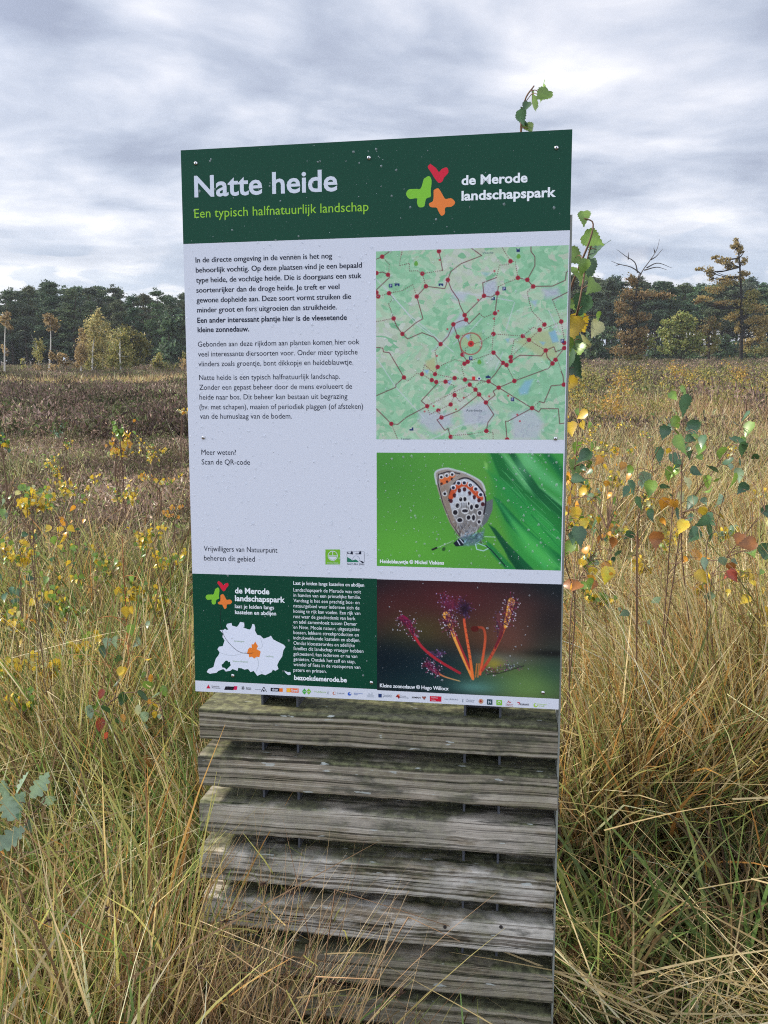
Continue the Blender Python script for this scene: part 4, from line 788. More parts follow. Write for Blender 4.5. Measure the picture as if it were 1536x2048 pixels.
# ------------------------------------------------------------------ trees
TR = np.random.default_rng(8)
def ellip(n, rng=TR, hollow=.35):
    d = unit(rng.normal(size=(n, 3))); r = (hollow + (1 - hollow) * rng.random((n, 1)) ** .6)
    return d * r
def clump_leaves(mb, cen, rad, n, size, pal, asp=.6, sub=None, rng=TR, spread=.26, up=0.0):
    """a clump of foliage: leaves gathered round many small twig ends, with gaps between them"""
    sub = sub or max(4, n // 26)
    tw = ellip(sub, rng) * rad + cen; k = rng.integers(0, sub, n)
    p = tw[k] + rng.normal(size=(n, 3)) * np.asarray(rad) * spread
    tone = (1 + rng.normal(size=(sub, 1)) * .16)[k]
    cards(mb, p, size * rng.uniform(.6, 1.3, n), np.clip(pick(pal, n, rng) * tone, .004, .9), asp, up, rng)
def tree(name, label, cat, px, d, base_py, top_py, r0, crown, pal, leaf, n, trunk=None, bark=(.045, .036, .028), limbs=True, group=None, path=None, dead=None):
    """crown: list of (px, py, rx, ry[, palette]) in photo pixels at distance d"""
    X = at(px, base_py, d)[0]; z0 = gh(X, d) - .05; k = d / F_PX
    if trunk is None: trunk = top_py
    root = empty(name, (X, d, z0), label, cat, group)
    tm = MB(); pts = [(X, d, z0)]
    for q in (path or [(px, trunk)]): w = at(q[0], q[1], d); pts.append((w[0], d + TR.normal() * .15, w[2]))
    c = curve(pts, 14); tube(tm, c, np.linspace(r0, r0 * .22, 14), np.asarray(bark), 7)
    lm = MB(); leaf_any = False
    for cl in crown:
        w = at(cl[0], cl[1], d); rad = np.array([cl[2] * k, (cl[2] + cl[3]) * .5 * k, cl[3] * k]); cen = np.array([w[0], d + .25 * rad[1] + TR.normal() * rad[1] * .3, w[2]])
        if limbs:
            zz = np.clip(cen[2] - rad[0] * .7, z0 + .3, c[-1][2]); i0 = np.argmin(np.abs(c[:, 2] - zz))
            for _ in range(3):
                e = cen + ellip(1)[0] * rad * .9; mid = (c[i0] + e) / 2 + np.array([0, 0, -.08 * np.linalg.norm(e - c[i0])])
                tube(tm, curve([c[i0], mid, e], 6), np.linspace(r0 * .32, r0 * .06, 6), np.asarray(bark), 5)
        clump_leaves(lm, cen, rad, int(n * cl[2] * cl[3] / 400), leaf, cl[4] if len(cl) > 4 else pal); leaf_any = True
    for br in dead or []:
        p3 = [(*at(a, b, d)[[0]], d + .3 * math.sin(a), at(a, b, d)[2]) for a, b in br]
        tube(tm, curve(p3, 10), np.linspace(r0 * .30, r0 * .06, 10), np.array((.075, .066, .060)), 5)
    tm.build('trunk', M_BARK, root, (X, d, z0), smooth=True)
    if leaf_any: lm.build('crown', M_LEAF, root, (X, d, z0))
    return root
OLIVE = 1.95 * np.array([(.115, .115, .035), (.15, .135, .04), (.085, .095, .03), (.17, .14, .05)])
RUST = 1.2 * np.array([(.19, .115, .046), (.155, .105, .045), (.20, .14, .054), (.14, .115, .05)])
GOLD = 1.6 * np.array([(.23, .17, .06), (.19, .145, .055), (.16, .14, .055), (.25, .18, .06)])
OAKG = 2.3 * np.array([(.105, .125, .035), (.13, .14, .04), (.085, .11, .032), (.16, .15, .045)])
DKGR = 2.4 * np.array([(.030, .052, .026), (.040, .062, .028), (.025, .042, .022)])
MIDG = 2.0 * np.array([(.06, .085, .034), (.05, .075, .03), (.08, .095, .036)])
PALE_T = 1.9 * np.array([(.24, .205, .085), (.20, .185, .075), (.25, .20, .08), (.17, .165, .07)])
TAN = 1.35 * np.array([(.25, .175, .085), (.20, .145, .07), (.27, .20, .085)])
BIRCHBARK = (.55, .52, .46)
# left group, in front of the pine wood
tree('birch_tree', 'slender birch with bare white trunk and small brown top at the far left edge', 'tree', 9, 74, 752, 622, .085, [(14, 640, 9, 14), (10, 700, 7, 10), (20, 655, 6, 6)], TAN, .11, 840, path=[(12, 690), (14, 625)], bark=BIRCHBARK)
tree('birch_tree', 'birch with tall bare trunk and one round orange-brown tuft at its top', 'tree', 98, 74, 757, 632, .085, [(101, 645, 13, 14), (108, 655, 7, 9), (94, 640, 7, 7)], TAN, .11, 920, path=[(101, 690), (101, 636)], bark=BIRCHBARK)
tree('birch_tree', 'small thin olive birch leaning left in front of the dark pine wood', 'tree', 80, 78, 750, 655, .05, [(76, 700, 10, 22, OLIVE), (74, 735, 9, 14, TAN), (72, 690, 7, 8, OLIVE)], OLIVE, .10, 660, path=[(72, 695), (62, 668)], bark=(.32, .30, .26))
tree('oak_sapling', 'low shrub with sparse rust-orange leaves on thin stems beside the birches', 'shrub', 114, 68, 764, 700, .04, [(110, 715, 10, 10), (128, 722, 13, 14), (142, 730, 8, 10), (105, 735, 7, 8)], TAN, .15, 300, bark=(.2, .17, .14))
tree('birch_tree', 'young golden birch with white stem at the left of the birch group', 'tree', 163, 70, 760, 662, .07, [(160, 690, 12, 18), (162, 668, 7, 10), (158, 720, 10, 14), (170, 705, 8, 14)], TAN, .10, 860, path=[(161, 700), (161, 668)], bark=BIRCHBARK)
tree('birch_tree', 'tallest pale brown birch with a pointed top in the birch group', 'tree', 184, 76, 756, 618, .1, [(186, 655, 15, 20), (195, 640, 9, 14), (178, 690, 17, 24), (200, 690, 16, 28), (195, 625, 5, 10), (186, 730, 16, 16, OLIVE), (210, 660, 9, 18)], PALE_T, .12, 760, path=[(186, 690), (194, 622)], bark=BIRCHBARK)
tree('birch_tree', 'birch with twin thin white stems in the middle of the birch group', 'tree', 204, 80, 756, 650, .06, [(214, 690, 14, 26), (205, 720, 12, 18), (222, 725, 10, 18)], PALE_T, .12, 680, path=[(207, 700), (210, 660)], bark=(.4, .37, .32))
tree('birch_tree', 'greenish birch with one white stem at the right of the birch group', 'tree', 242, 70, 760, 655, .075, [(240, 672, 15, 16), (232, 700, 15, 20), (250, 700, 14, 20), (244, 730, 16, 14), (226, 725, 10, 14)], OLIVE, .11, 760, path=[(242, 700), (240, 662)], bark=BIRCHBARK)
tree('oak_tree', 'broad yellow-green round tree behind the birch group', 'tree', 265, 92, 752, 650, .16, [(255, 668, 22, 14), (275, 685, 18, 16), (290, 700, 12, 12), (262, 700, 24, 18), (250, 725, 20, 16), (275, 725, 16, 14), (236, 670, 10, 12)], [(.16, .155, .045), (.13, .135, .04), (.20, .17, .05)], 0.177, 570)
tree('deciduous_tree', 'dark green leafy tree before the pines beside the panel', 'tree', 338, 112, 746, 624, .22, [(332, 645, 16, 16), (345, 670, 22, 18), (328, 690, 20, 18), (350, 705, 20, 20), (330, 725, 22, 14), (360, 650, 12, 16), (352, 730, 16, 12)], DKGR, .34, 300)
tree('shrub', 'small rounded pale olive bush on the heath left of the panel', 'shrub', 319, 84, 752, 710, .05, [(318, 732, 14, 14), (312, 724, 7, 8), (327, 738, 8, 9), (318, 716, 6, 8)], OLIVE, .17, 480, bark=(.2, .17, .13))
tree('shrub', 'tiny olive bush close to the panel edge on the heath', 'shrub', 353, 84, 752, 728, .03, [(353, 741, 6, 9), (355, 732, 4, 5)], OLIVE, .15, 520)
tree('shrub', 'slim rust brown shrub half hidden by the left edge of the panel', 'shrub', 370, 80, 752, 705, .04, [(370, 735, 9, 14, TAN), (371, 715, 6, 10, OLIVE)], TAN, .16, 420)
tree('shrub', 'thin greenish shrub in front of the pines between two white birches', 'shrub', 47, 84, 752, 716, .03, [(48, 735, 6, 12), (46, 722, 5, 6)], OLIVE, .15, 300, bark=(.2, .18, .14))
# right group
tree('oak_tree', 'rusty brown oak whose bare dead branches stick out of the top', 'tree', 1260, 96, 731, 545, .28, [(1268, 588, 22, 12), (1298, 590, 26, 10), (1335, 588, 16, 9), (1262, 560, 11, 12), (1252, 615, 18, 14), (1285, 635, 20, 9), (1252, 640, 16, 12), (1255, 672, 20, 14), (1280, 665, 20, 12), (1245, 700, 22, 14), (1272, 695, 24, 14), (1296, 680, 14, 12, OAKG), (1262, 715, 24, 8, OLIVE)], RUST, 0.163, 570, path=[(1264, 680), (1272, 600), (1278, 548)], bark=(.03, .026, .022),
     dead=[[(1276, 570), (1284, 545), (1300, 520), (1312, 500), (1320, 478)], [(1300, 520), (1314, 512), (1324, 498)], [(1284, 548), (1262, 535), (1240, 528), (1222, 522)], [(1276, 545), (1268, 525), (1250, 512), (1234, 498)], [(1290, 540), (1312, 535), (1335, 540)], [(1292, 536), (1316, 526), (1345, 536)], [(1258, 518), (1256, 505)], [(1310, 505), (1306, 496)], [(1240, 528), (1230, 532)]])
tree('oak_tree', 'round yellow-green oak between the rusty oak and the tall oak', 'tree', 1361, 102, 724, 620, .25, [(1362, 632, 15, 10), (1345, 645, 18, 12), (1378, 648, 16, 13), (1360, 660, 26, 14), (1332, 672, 18, 12), (1390, 672, 20, 14), (1362, 688, 30, 14), (1330, 695, 16, 10), (1396, 694, 18, 10), (1360, 706, 26, 8, MIDG)], OAKG, 0.170, 627)
tree('oak_tree', 'small brownish oak right behind the round yellow-green oak', 'tree', 1418, 108, 722, 630, .2, [(1418, 640, 12, 9), (1424, 655, 18, 12), (1412, 668, 18, 12), (1430, 680, 16, 12, OLIVE), (1420, 700, 20, 10, OLIVE)], [(.18, .12, .045), (.14, .11, .04), (.12, .12, .04)], 0.170, 570)
tree('oak_tree', 'tall sparse golden oak with a straight dark trunk near the right edge', 'tree', 1482, 98, 732, 474, .24, [(1475, 484, 7, 8), (1482, 500, 10, 10), (1468, 495, 7, 6), (1485, 522, 9, 9), (1448, 522, 15, 8), (1464, 530, 12, 7), (1432, 515, 8, 5), (1412, 540, 12, 7), (1395, 538, 7, 3), (1425, 552, 10, 6), (1455, 560, 20, 9), (1488, 552, 14, 9), (1430, 578, 18, 7), (1408, 598, 16, 6), (1395, 604, 7, 4, RUST), (1440, 606, 18, 5, RUST), (1462, 604, 14, 5), (1500, 592, 16, 12, OLIVE), (1490, 615, 14, 12, OLIVE), (1515, 618, 18, 10), (1530, 640, 18, 10), (1468, 632, 16, 8), (1505, 640, 18, 8), (1478, 655, 10, 8), (1520, 660, 20, 9)], GOLD, 0.136, 1003, path=[(1483, 650), (1482, 560), (1476, 478)], bark=(.022, .02, .018))
tree('oak_tree', 'low orange-yellow oak bush at the right edge under the tall oak', 'tree', 1510, 104, 728, 655, .15, [(1512, 672, 14, 10), (1500, 688, 16, 12), (1528, 680, 14, 12), (1515, 700, 22, 10, OLIVE)], GOLD, 0.163, 570)
for px_, bp_, tp_, cr_, lab_ in [
    (1205, 728, 640, [(1212, 668, 20, 14), (1192, 690, 18, 16), (1222, 695, 22, 14), (1205, 712, 26, 10)], 'dark green bush left of the rusty oak beside the panel'),
    (1182, 728, 650, [(1178, 680, 14, 16), (1186, 702, 16, 12)], 'dark green bush partly behind the right edge of the panel'),
    (1310, 728, 680, [(1308, 705, 14, 10), (1322, 714, 14, 8)], 'low dark green bush between the rusty oak and the round oak'),
    (1452, 728, 655, [(1446, 680, 14, 14), (1460, 695, 18, 14), (1440, 708, 20, 10)], 'dark bluish green bush left of the tall oak trunk'),
    (1490, 728, 690, [(1500, 705, 18, 10), (1480, 712, 14, 8), (1525, 708, 18, 10)], 'low green bush behind the tall oak trunk at the right'),
    (1400, 728, 690, [(1400, 712, 18, 8), (1380, 716, 16, 6)], 'low dark bush under the brownish oak')]:
    tree('shrub', lab_, 'shrub', px_, 112, bp_, tp_, .08, cr_, MIDG if 'low green' in lab_ else DKGR, .27, 330, limbs=False)

# the pine wood: every pine is modelled, the wood stands as one dark mass
NEEDLE = [(.080, .118, .064), (.098, .138, .074), (.068, .102, .058), (.118, .154, .08)]
def pine_arrays(seed, low):
    r = np.random.default_rng(seed); mb = MB(); tk = MB()
    tube(tk, curve([(0, 0, 0), (r.normal() * .01, r.normal() * .01, .5), (r.normal() * .02, r.normal() * .02, .97)], 8), np.linspace(.0135, .003, 8), np.array((.05, .036, .028)), 5)
    nb = 26; zz = low + (1 - low) * np.sort(r.random(nb)) ** .9 * .95
    for z in zz:
        t = (z - low) / (1 - low); reach = .17 * (1 - t) ** .55 * (.55 + .45 * min(1, t * 5 + .4)) + .02; a = r.uniform(0, 6.28)
        cen = np.array([math.cos(a) * reach * r.uniform(.3, .8), math.sin(a) * reach * r.uniform(.3, .8), z + reach * .12])
        clump_leaves(mb, cen, np.array([.075, .075, .040]) * (.60 + .55 * (1 - t)), 120, .0145, NEEDLE, .34, 11, r, .24, .25)
        if z > .25: tube(tk, [(0, 0, z - reach * .2), tuple(cen)], [.004, .0015], np.array((.05, .036, .028)), 4)
    clump_leaves(mb, np.array([0, 0, .95]), np.array([.05, .05, .04]), 190, .015, NEEDLE, .34, 8, r, .26, .5)
    return [np.concatenate(x) for x in (mb.v, mb.c, mb.li)], tk
lowp = [pine_arrays(s_, l_) for s_, l_ in ((1, .16), (2, .12), (3, .2))]; hip = [pine_arrays(s_, l_) for s_, l_ in ((5, .46), (6, .5), (7, .42))]
wood = MB(); woodt = MB(); npine = 0
def stand(protos, x, y, h):
    global npine
    (V, C, L), tk = protos[TR.integers(0, len(protos))]; a = TR.uniform(0, 6.28); ca, sa = math.cos(a), math.sin(a); R_ = np.array([[ca, -sa, 0], [sa, ca, 0], [0, 0, 1]])
    w = TR.uniform(1.2, 1.6) * h; S_ = np.array([w, w, h]); base = np.array([x, y, -.1])
    tone = 1 + TR.normal() * .14; hue = 1 + TR.normal(size=3) * np.array([.12, .05, .10])
    wood.add(V @ R_.T * S_ + base, L.reshape(-1, 4), np.clip(C * tone * hue, .004, .5))
    TV = np.concatenate(tk.v) @ R_.T * S_ + base; woodt.add(TV, np.concatenate(tk.li).reshape(-1, 4), np.concatenate(tk.c)); npine += 1
for row in range(5):
    y0 = 124 + row * 5.5
    for x in np.arange(-98 - row * 2, 98 + row * 2, 2.9 if row == 0 else 2.7):
        x = x + TR.uniform(-1.4, 1.4); y = y0 + TR.uniform(-2, 2); left = x < 8
        h = (11.4 if left else 12.7) + TR.normal() * .6 + (.9 if x < -44 else 0) + 1.0 * math.sin(x * .21) * .6 + row * .25
        stand(lowp if left or row > 3 else hip, x, y + (0 if left else 9), h)
# young growth and brush under the pines closes the wood towards the ground
for k in range(340):
    x = TR.uniform(-100, 100); y = TR.uniform(127, 156); clump_leaves(wood, np.array([x, y, TR.uniform(.8, 5.0 if x < 8 else 2.4)]), np.array([2.6, 1.6, 1.7]) * TR.uniform(.7, 1.3), 150, .34, np.array(NEEDLE) * TR.uniform(.7, 1.3), .5)
wr = MB(); wr.v, wr.c, wr.li, wr.sz, wr.n = wood.v, wood.c, wood.li, wood.sz, wood.n
wood_root = empty('pine_wood', (0, 126, 0), 'long dense dark green pine wood along the horizon behind the heath', 'wood'); wood_root['kind'] = 'stuff'
wr.build('canopy', M_NEEDLE, wood_root, (0, 126, 0)); woodt.build('trunks', M_BARK, wood_root, (0, 126, 0))
# ------------------------------------------------------------------ grass, heather, saplings
GR = np.random.default_rng(17)
STRAW = [(.64, .52, .28), (.55, .44, .22), (.74, .63, .39), (.49, .37, .18), (.58, .44, .18)]
OLIVEG = [(.30, .31, .095), (.35, .34, .10), (.23, .26, .08), (.41, .38, .125)]
FRESH = [(.12, .20, .045), (.15, .24, .06), (.10, .17, .045), (.20, .26, .065)]
BROWN = [(.17, .105, .052), (.13, .08, .042), (.22, .14, .068)]
ORANGE = [(.50, .26, .07), (.44, .22, .065), (.54, .32, .10)]
sx0, sx1 = foot[0] - .42, foot[0] + .42
bax, bay = np.array([bx[0], bx[1]]), np.array([-bx[1], bx[0]])
def in_stand(x, y, m=.03):
    qx = (x - foot[0]) * bax[0] + (y - foot[1]) * bax[1]; qy = (x - foot[0]) * bay[0] + (y - foot[1]) * bay[1]
    return (np.abs(qx) < .40 + m) & (qy > -.08 - m) & (qy < .10 + m)
def lowfreq(x, y, s=1.0, ph=0.0):
    return .5 + .25 * np.sin(x * 2.1 * s + 1.1 * y * s + ph) + .25 * np.sin(y * 2.7 * s - 1.4 * x * s + 2.2 + ph * 1.7)
def scatter(n, y0, y1, side=None, marg=.5, rng=GR):
    """points on the ground, spread evenly over the strip of ground the view takes in"""
    y = np.sqrt(rng.uniform(y0 ** 2, y1 ** 2, n)); x = rng.uniform(-1, 1, n) * (y * .52 + marg)
    if side == 'l': x = -np.abs(x)
    if side == 'r': x = np.abs(x)
    return x, y
def grass(mb, x, y, hmin, hmax, wid, pals, wts, lean=.28, droop=(.05, .5), seg=4, tipdark=1.0, wind=(0, 0), kink=.13, tone=1.0):
    n = len(x); k = ~in_stand(x, y); x, y = x[k], y[k]; n = len(x)
    base = np.stack([x, y, gh(x, y) - .01], -1)
    ln = GR.uniform(hmin, hmax, n) * (.65 + .7 * lowfreq(x, y, 1.3))
    d = np.stack([GR.normal(size=n) * lean + wind[0], GR.normal(size=n) * lean + wind[1], np.ones(n)], -1)
    ci = GR.choice(len(pals), n, p=np.array(wts) / np.sum(wts)); c = np.zeros((n, 3))
    for i, pl_ in enumerate(pals):
        m_ = ci == i; c[m_] = pick(pl_, m_.sum(), GR, .2)
    c = np.clip(c * tone, .004, .8)
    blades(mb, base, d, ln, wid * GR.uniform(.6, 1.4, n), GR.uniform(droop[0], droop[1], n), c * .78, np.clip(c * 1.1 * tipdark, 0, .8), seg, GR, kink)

# near grass: dense tussocks from the photographer's feet to about six metres
gm = MB()
SF = foot[1] - .06                                               # the ground line of the stand's front
def front_clear(x, y):                                           # kept low before the lower slats
    return (x > -.12) & (x < .47) & (y < SF + .02)
def tussocks(nt, y0, y1, side, per, rad, hmin, hmax, wid, pals, wts, lean, droop, seg=5, clear=True, xr=None):
    tx, ty = scatter(nt, y0, y1, side); k = ~in_stand(tx, ty, .02)
    if clear: k &= ~front_clear(tx, ty) & ~((tx > -.5) & (tx < .45) & (ty < SF))
    if xr: k &= (tx > xr[0]) & (tx < xr[1])
    tx, ty = tx[k], ty[k]
    for x, y in zip(tx, ty):
        n = int(per * GR.uniform(.5, 1.5)); r = rad * GR.uniform(.5, 1.3); hs = GR.uniform(.75, 1.2)
        w = np.array(wts) * GR.uniform(.1, 1.9, len(wts)) ** 1.5; lx, ly = GR.normal() * .14, GR.normal() * .14
        grass(gm, x + GR.normal(size=n) * r, y + GR.normal(size=n) * r, hmin * hs, hmax * hs, wid * GR.choice([.75, 1.0, 1.35, 1.9]), pals, w, lean, droop, seg, wind=(lx, ly), tone=GR.uniform(.62, 1.3))
P5 = [STRAW, OLIVEG, FRESH, BROWN, ORANGE]; DARKG = [(.12, .17, .05), (.17, .18, .06), (.18, .13, .06)]
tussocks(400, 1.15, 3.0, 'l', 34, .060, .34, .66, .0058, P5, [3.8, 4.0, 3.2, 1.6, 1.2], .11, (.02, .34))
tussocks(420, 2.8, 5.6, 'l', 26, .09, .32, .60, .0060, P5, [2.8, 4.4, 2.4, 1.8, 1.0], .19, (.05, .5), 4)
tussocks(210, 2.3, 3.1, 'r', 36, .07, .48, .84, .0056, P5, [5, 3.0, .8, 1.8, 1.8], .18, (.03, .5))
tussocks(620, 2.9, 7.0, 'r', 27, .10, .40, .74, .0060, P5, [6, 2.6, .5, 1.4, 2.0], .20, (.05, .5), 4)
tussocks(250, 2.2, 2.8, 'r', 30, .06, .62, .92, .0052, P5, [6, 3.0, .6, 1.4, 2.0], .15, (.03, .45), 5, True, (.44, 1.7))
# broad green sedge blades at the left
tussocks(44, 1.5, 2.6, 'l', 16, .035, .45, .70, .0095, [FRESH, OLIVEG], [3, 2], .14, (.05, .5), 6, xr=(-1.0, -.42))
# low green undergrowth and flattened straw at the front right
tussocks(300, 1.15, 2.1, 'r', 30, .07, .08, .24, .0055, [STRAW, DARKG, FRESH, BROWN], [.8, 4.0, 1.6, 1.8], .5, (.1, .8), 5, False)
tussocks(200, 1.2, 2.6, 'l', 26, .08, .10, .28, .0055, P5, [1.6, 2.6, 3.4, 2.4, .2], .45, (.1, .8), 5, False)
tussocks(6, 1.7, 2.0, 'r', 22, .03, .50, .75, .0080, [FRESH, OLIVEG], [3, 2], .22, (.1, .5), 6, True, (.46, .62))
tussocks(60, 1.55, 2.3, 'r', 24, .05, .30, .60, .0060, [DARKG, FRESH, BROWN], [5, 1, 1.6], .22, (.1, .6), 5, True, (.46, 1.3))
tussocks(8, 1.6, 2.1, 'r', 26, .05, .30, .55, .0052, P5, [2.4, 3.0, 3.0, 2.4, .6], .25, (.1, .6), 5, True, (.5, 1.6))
def lying(n, y0, y1, x0, x1, z0, z1, l0, l1, pal, wid):
    x, y = GR.uniform(x0, x1, n), GR.uniform(y0, y1, n); a = GR.normal(size=n) * .55 + np.where(GR.random(n) < .5, .5, 2.6)
    d = np.stack([np.cos(a), np.sin(a), GR.uniform(-.05, .55, n)], -1); k = ~in_stand(x, y, .12); m = k.sum(); c = pick(pal, m, GR)
    blades(gm, np.stack([x, y, GR.uniform(z0, z1, n)], -1)[k], d[k], GR.uniform(l0, l1, m), wid * GR.uniform(.6, 1.3, m), GR.uniform(.0, .35, m), c * .9, c, 5, GR)
lying(400, 1.2, 1.66, .45, 1.3, .02, .16, .25, .60, STRAW, .0046)
lying(90, 1.6, 3.4, .5, 2.0, .25, .6, .35, .8, STRAW, .0040)
lying(180, 1.2, 3.2, -1.9, -.5, .05, .5, .3, .7, STRAW + BROWN, .0042)
def litter(n, y0, y1, side, h0, h1):
    x, y = scatter(n, y0, y1, side); k = ~in_stand(x, y, .02) & ~front_clear(x, y); x, y = x[k], y[k]; n = len(x); c = pick(STRAW + BROWN + OLIVEG, n, GR) * .9
    d = np.stack([GR.normal(size=n), GR.normal(size=n), GR.uniform(-.1, .9, n)], -1)
    blades(gm, np.stack([x, y, gh(x, y) + GR.uniform(h0, h1, n)], -1), d, GR.uniform(.06, .20, n), np.full(n, .0030), GR.uniform(.2, 1.6, n), c, c, 4, GR, .3)
litter(5200, 1.3, 3.4, 'l', .08, .42); litter(5200, 2.3, 4.2, 'r', .10, .58)
# taller stalks standing above the rest
def stalks(n, y0, y1, side, h0, h1, pal, lean=.16):
    x, y = scatter(n, y0, y1, side); k = ~in_stand(x, y, .1); x, y = x[k], y[k]; n = len(x); c = pick(pal, n, GR)
    base = np.stack([x, y, gh(x, y)], -1); d = np.stack([GR.normal(size=n) * lean, GR.normal(size=n) * lean, np.ones(n)], -1); ln = GR.uniform(h0, h1, n); dr = GR.uniform(.0, .28, n)
    blades(gm, base, d, ln, np.full(n, .0044), dr, c * .75, c, 6, GR)
    du_ = unit(d); hor = du_.copy(); hor[:, 2] = 0; hor = unit(hor)          # seed heads near the tips
    for t in np.linspace(.8, 1.0, 9):
        b = dr * ln * t ** 2; p = base + du_ * (ln * t)[:, None] + hor * (b * .8)[:, None]; p[:, 2] -= b * .55
        kk = GR.random(n) < .75
        blades(gm, p[kk], du_[kk] + GR.normal(size=(kk.sum(), 3)) * .35, np.full(kk.sum(), .022), np.full(kk.sum(), .0050), np.zeros(kk.sum()), c[kk] * .9, c[kk] * .85, 2, GR)
stalks(120, 1.9, 5.5, 'l', .65, 1.02, STRAW + BROWN)
stalks(110, 2.3, 6.5, 'r', .7, 1.05, STRAW + ORANGE)
stalks(110, 5, 12, None, .6, .95, STRAW)
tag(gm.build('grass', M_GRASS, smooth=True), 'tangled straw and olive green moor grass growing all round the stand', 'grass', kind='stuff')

# middle distance: drifts of grass
mg_ = MB()
x, y = scatter(15000, 6.5, 13, 'r', 1.0); grass(mg_, x, y, .35, .68, .0075, P5, [5, 2.4, .4, 2.0, .9], .22, (.05, .5), 3)
x, y = scatter(9000, 12, 26, 'r', 1.0); k = lowfreq(x, y, .22, 1.0) + .12 * (x / y > .22) > .56; x, y = x[k], y[k]; grass(mg_, x, y, .45, .8, .017, [TAN_G := [(.34, .215, .11), (.40, .26, .14), (.28, .18, .09)], STRAW, OLIVEG], [4, 2, 1], .2, (.05, .4), 3)
x, y = scatter(3200, 5.0, 12, 'l', .6); grass(mg_, x, y, .28, .55, .0062, P5, [3, 2, .4, 3, .4], .24, (.05, .5), 3)
x, y = scatter(9000, 38, 50, 'l', 2.0); k = lowfreq(x, y, .12, .3) + (y - 38) * .02 > .46; x, y = x[k], y[k]; grass(mg_, x, y, .5, .85, .05, [TAN_G, STRAW, OLIVEG], [4, 2.4, 2.2], .2, (.05, .4), 2)
x, y = scatter(4200, 13, 37, 'l', 1.0); k = lowfreq(x, y, .3, 2.0) > .6; x, y = x[k], y[k]; grass(mg_, x, y, .35, .6, .02, [STRAW, OLIVEG, BROWN], [2, 2, 1.5], .22, (.05, .4), 3)
tag(mg_.build('grass', M_GRASS, smooth=True), 'drifts of tan and straw grass between the heather farther out', 'grass', kind='stuff')

# heather: wiry brown cushions out to the trees
HPAL = [(.215, .155, .11), (.26, .18, .13), (.18, .135, .105), (.22, .19, .105), (.16, .16, .08), (.28, .20, .15)]
def heather_proto(seed, n, w, nc, cs):
    """a low cushion: wiry sprigs, and many tiny leafy shoot tips over its dome"""
    r = np.random.default_rng(seed); m = MB()
    a = r.uniform(0, 6.28, n); q = np.sqrt(r.random(n)); el = np.stack([np.cos(a) * q, np.sin(a) * q], -1)
    base = np.stack([el[:, 0] * .55, el[:, 1] * .55, r.uniform(0, .35, n) * (1 - q * .6)], -1)
    d = np.stack([el[:, 0] * .8 + r.normal(size=n) * .5, el[:, 1] * .8 + r.normal(size=n) * .5, np.full(n, 1.0)], -1)
    ln = r.uniform(.14, .40, n) * (1 - q * .35); c = np.repeat((1 + r.normal(size=(n, 1)) * .25), 3, 1)
    blades(m, base, d, ln, np.full(n, w) * r.uniform(.6, 1.4, n), r.uniform(-.1, .3, n), np.clip(c * .55, .1, 2), np.clip(c * 1.15, .1, 3), 2, r)
    k = 9; hub = np.stack([r.normal(size=k) * .30, r.normal(size=k) * .30, r.uniform(.22, .46, k)], -1); j = r.integers(0, k, nc)
    a = r.uniform(0, 6.28, nc); q = np.sqrt(r.random(nc)) * .34
    p = hub[j] + np.stack([np.cos(a) * q, np.sin(a) * q, -q * q * 1.6 + r.normal(size=nc) * .03], -1); p[:, 2] = np.maximum(p[:, 2], .02)
    cc = np.clip((1 + r.normal(size=(nc, 1)) * .30) * (1 + r.normal(size=(k, 1)) * .22)[j], .2, 2.4) * np.where(r.random((nc, 1)) < .16, np.array([[.75, 1.15, .6]]), 1.0)
    cards(m, p, cs * r.uniform(.5, 1.5, nc), cc, .30, 1.1, r)
    return np.concatenate(m.v), np.concatenate(m.li).reshape(-1, 4), np.concatenate(m.c)
hp_near = [heather_proto(s_, 170, .010, 430, .030) for s_ in (1, 2, 3, 4)]; hp_mid = [heather_proto(s_, 46, .016, 260, .040) for s_ in (5, 6, 7)]; hp_far = [heather_proto(s_, 12, .035, 120, .062) for s_ in (8, 9)]
hm = MB()
def heather(protos, x, y, s0, s1, pal, dark=1.0):
    col = pick(pal, len(x), GR, .26) * dark; pat = .55 + .9 * lowfreq(x, y, .45, .7) * (.6 + .8 * lowfreq(x, y, 1.7, 2.7))
    for i in range(len(x)):
        V, L, C = protos[GR.integers(0, len(protos))]; a = GR.uniform(0, 6.28); ca, sa = math.cos(a), math.sin(a); s = GR.uniform(s0, s1); hs = s * GR.uniform(.6, 1.35)
        W = np.empty_like(V); W[:, 0] = (V[:, 0] * ca - V[:, 1] * sa) * s + x[i]; W[:, 1] = (V[:, 0] * sa + V[:, 1] * ca) * s + y[i]; W[:, 2] = V[:, 2] * hs + gh(x[i], y[i]) - .02
        hm.add(W, L, np.clip(C * col[i] * pat[i], .004, .6))
x, y = scatter(1500, 4.4, 14, 'l', .6); k = (GR.random(len(x)) < np.clip((y - 3.6) / 2.5, .15, 1)); heather(hp_near, x[k], y[k], .36, .82, HPAL)
x, y = scatter(1500, 7, 14, 'r', .6); k = (GR.random(len(x)) < np.clip((y - 7.0) / 6, .1, .8)); heather(hp_near, x[k], y[k], .36, .82, HPAL)
x, y = scatter(3300, 14, 38, None, 1.5); k = ~((x > 0) & (y < 24) & (lowfreq(x, y, .22, 1.0) + .12 * (x / y > .22) > .60)); heather(hp_mid, x[k], y[k], .45, 1.5, [(.17, .115, .09), (.20, .135, .105), (.14, .10, .082), (.17, .145, .09), (.13, .13, .07), (.22, .155, .12)])
x, y = scatter(5200, 38, 76, None, 3); k = ~((x < 0) & (y < 50) & (lowfreq(x, y, .12, .3) + (y - 38) * .02 > .52)); heather(hp_far, x[k], y[k], .7, 1.25, HPAL)
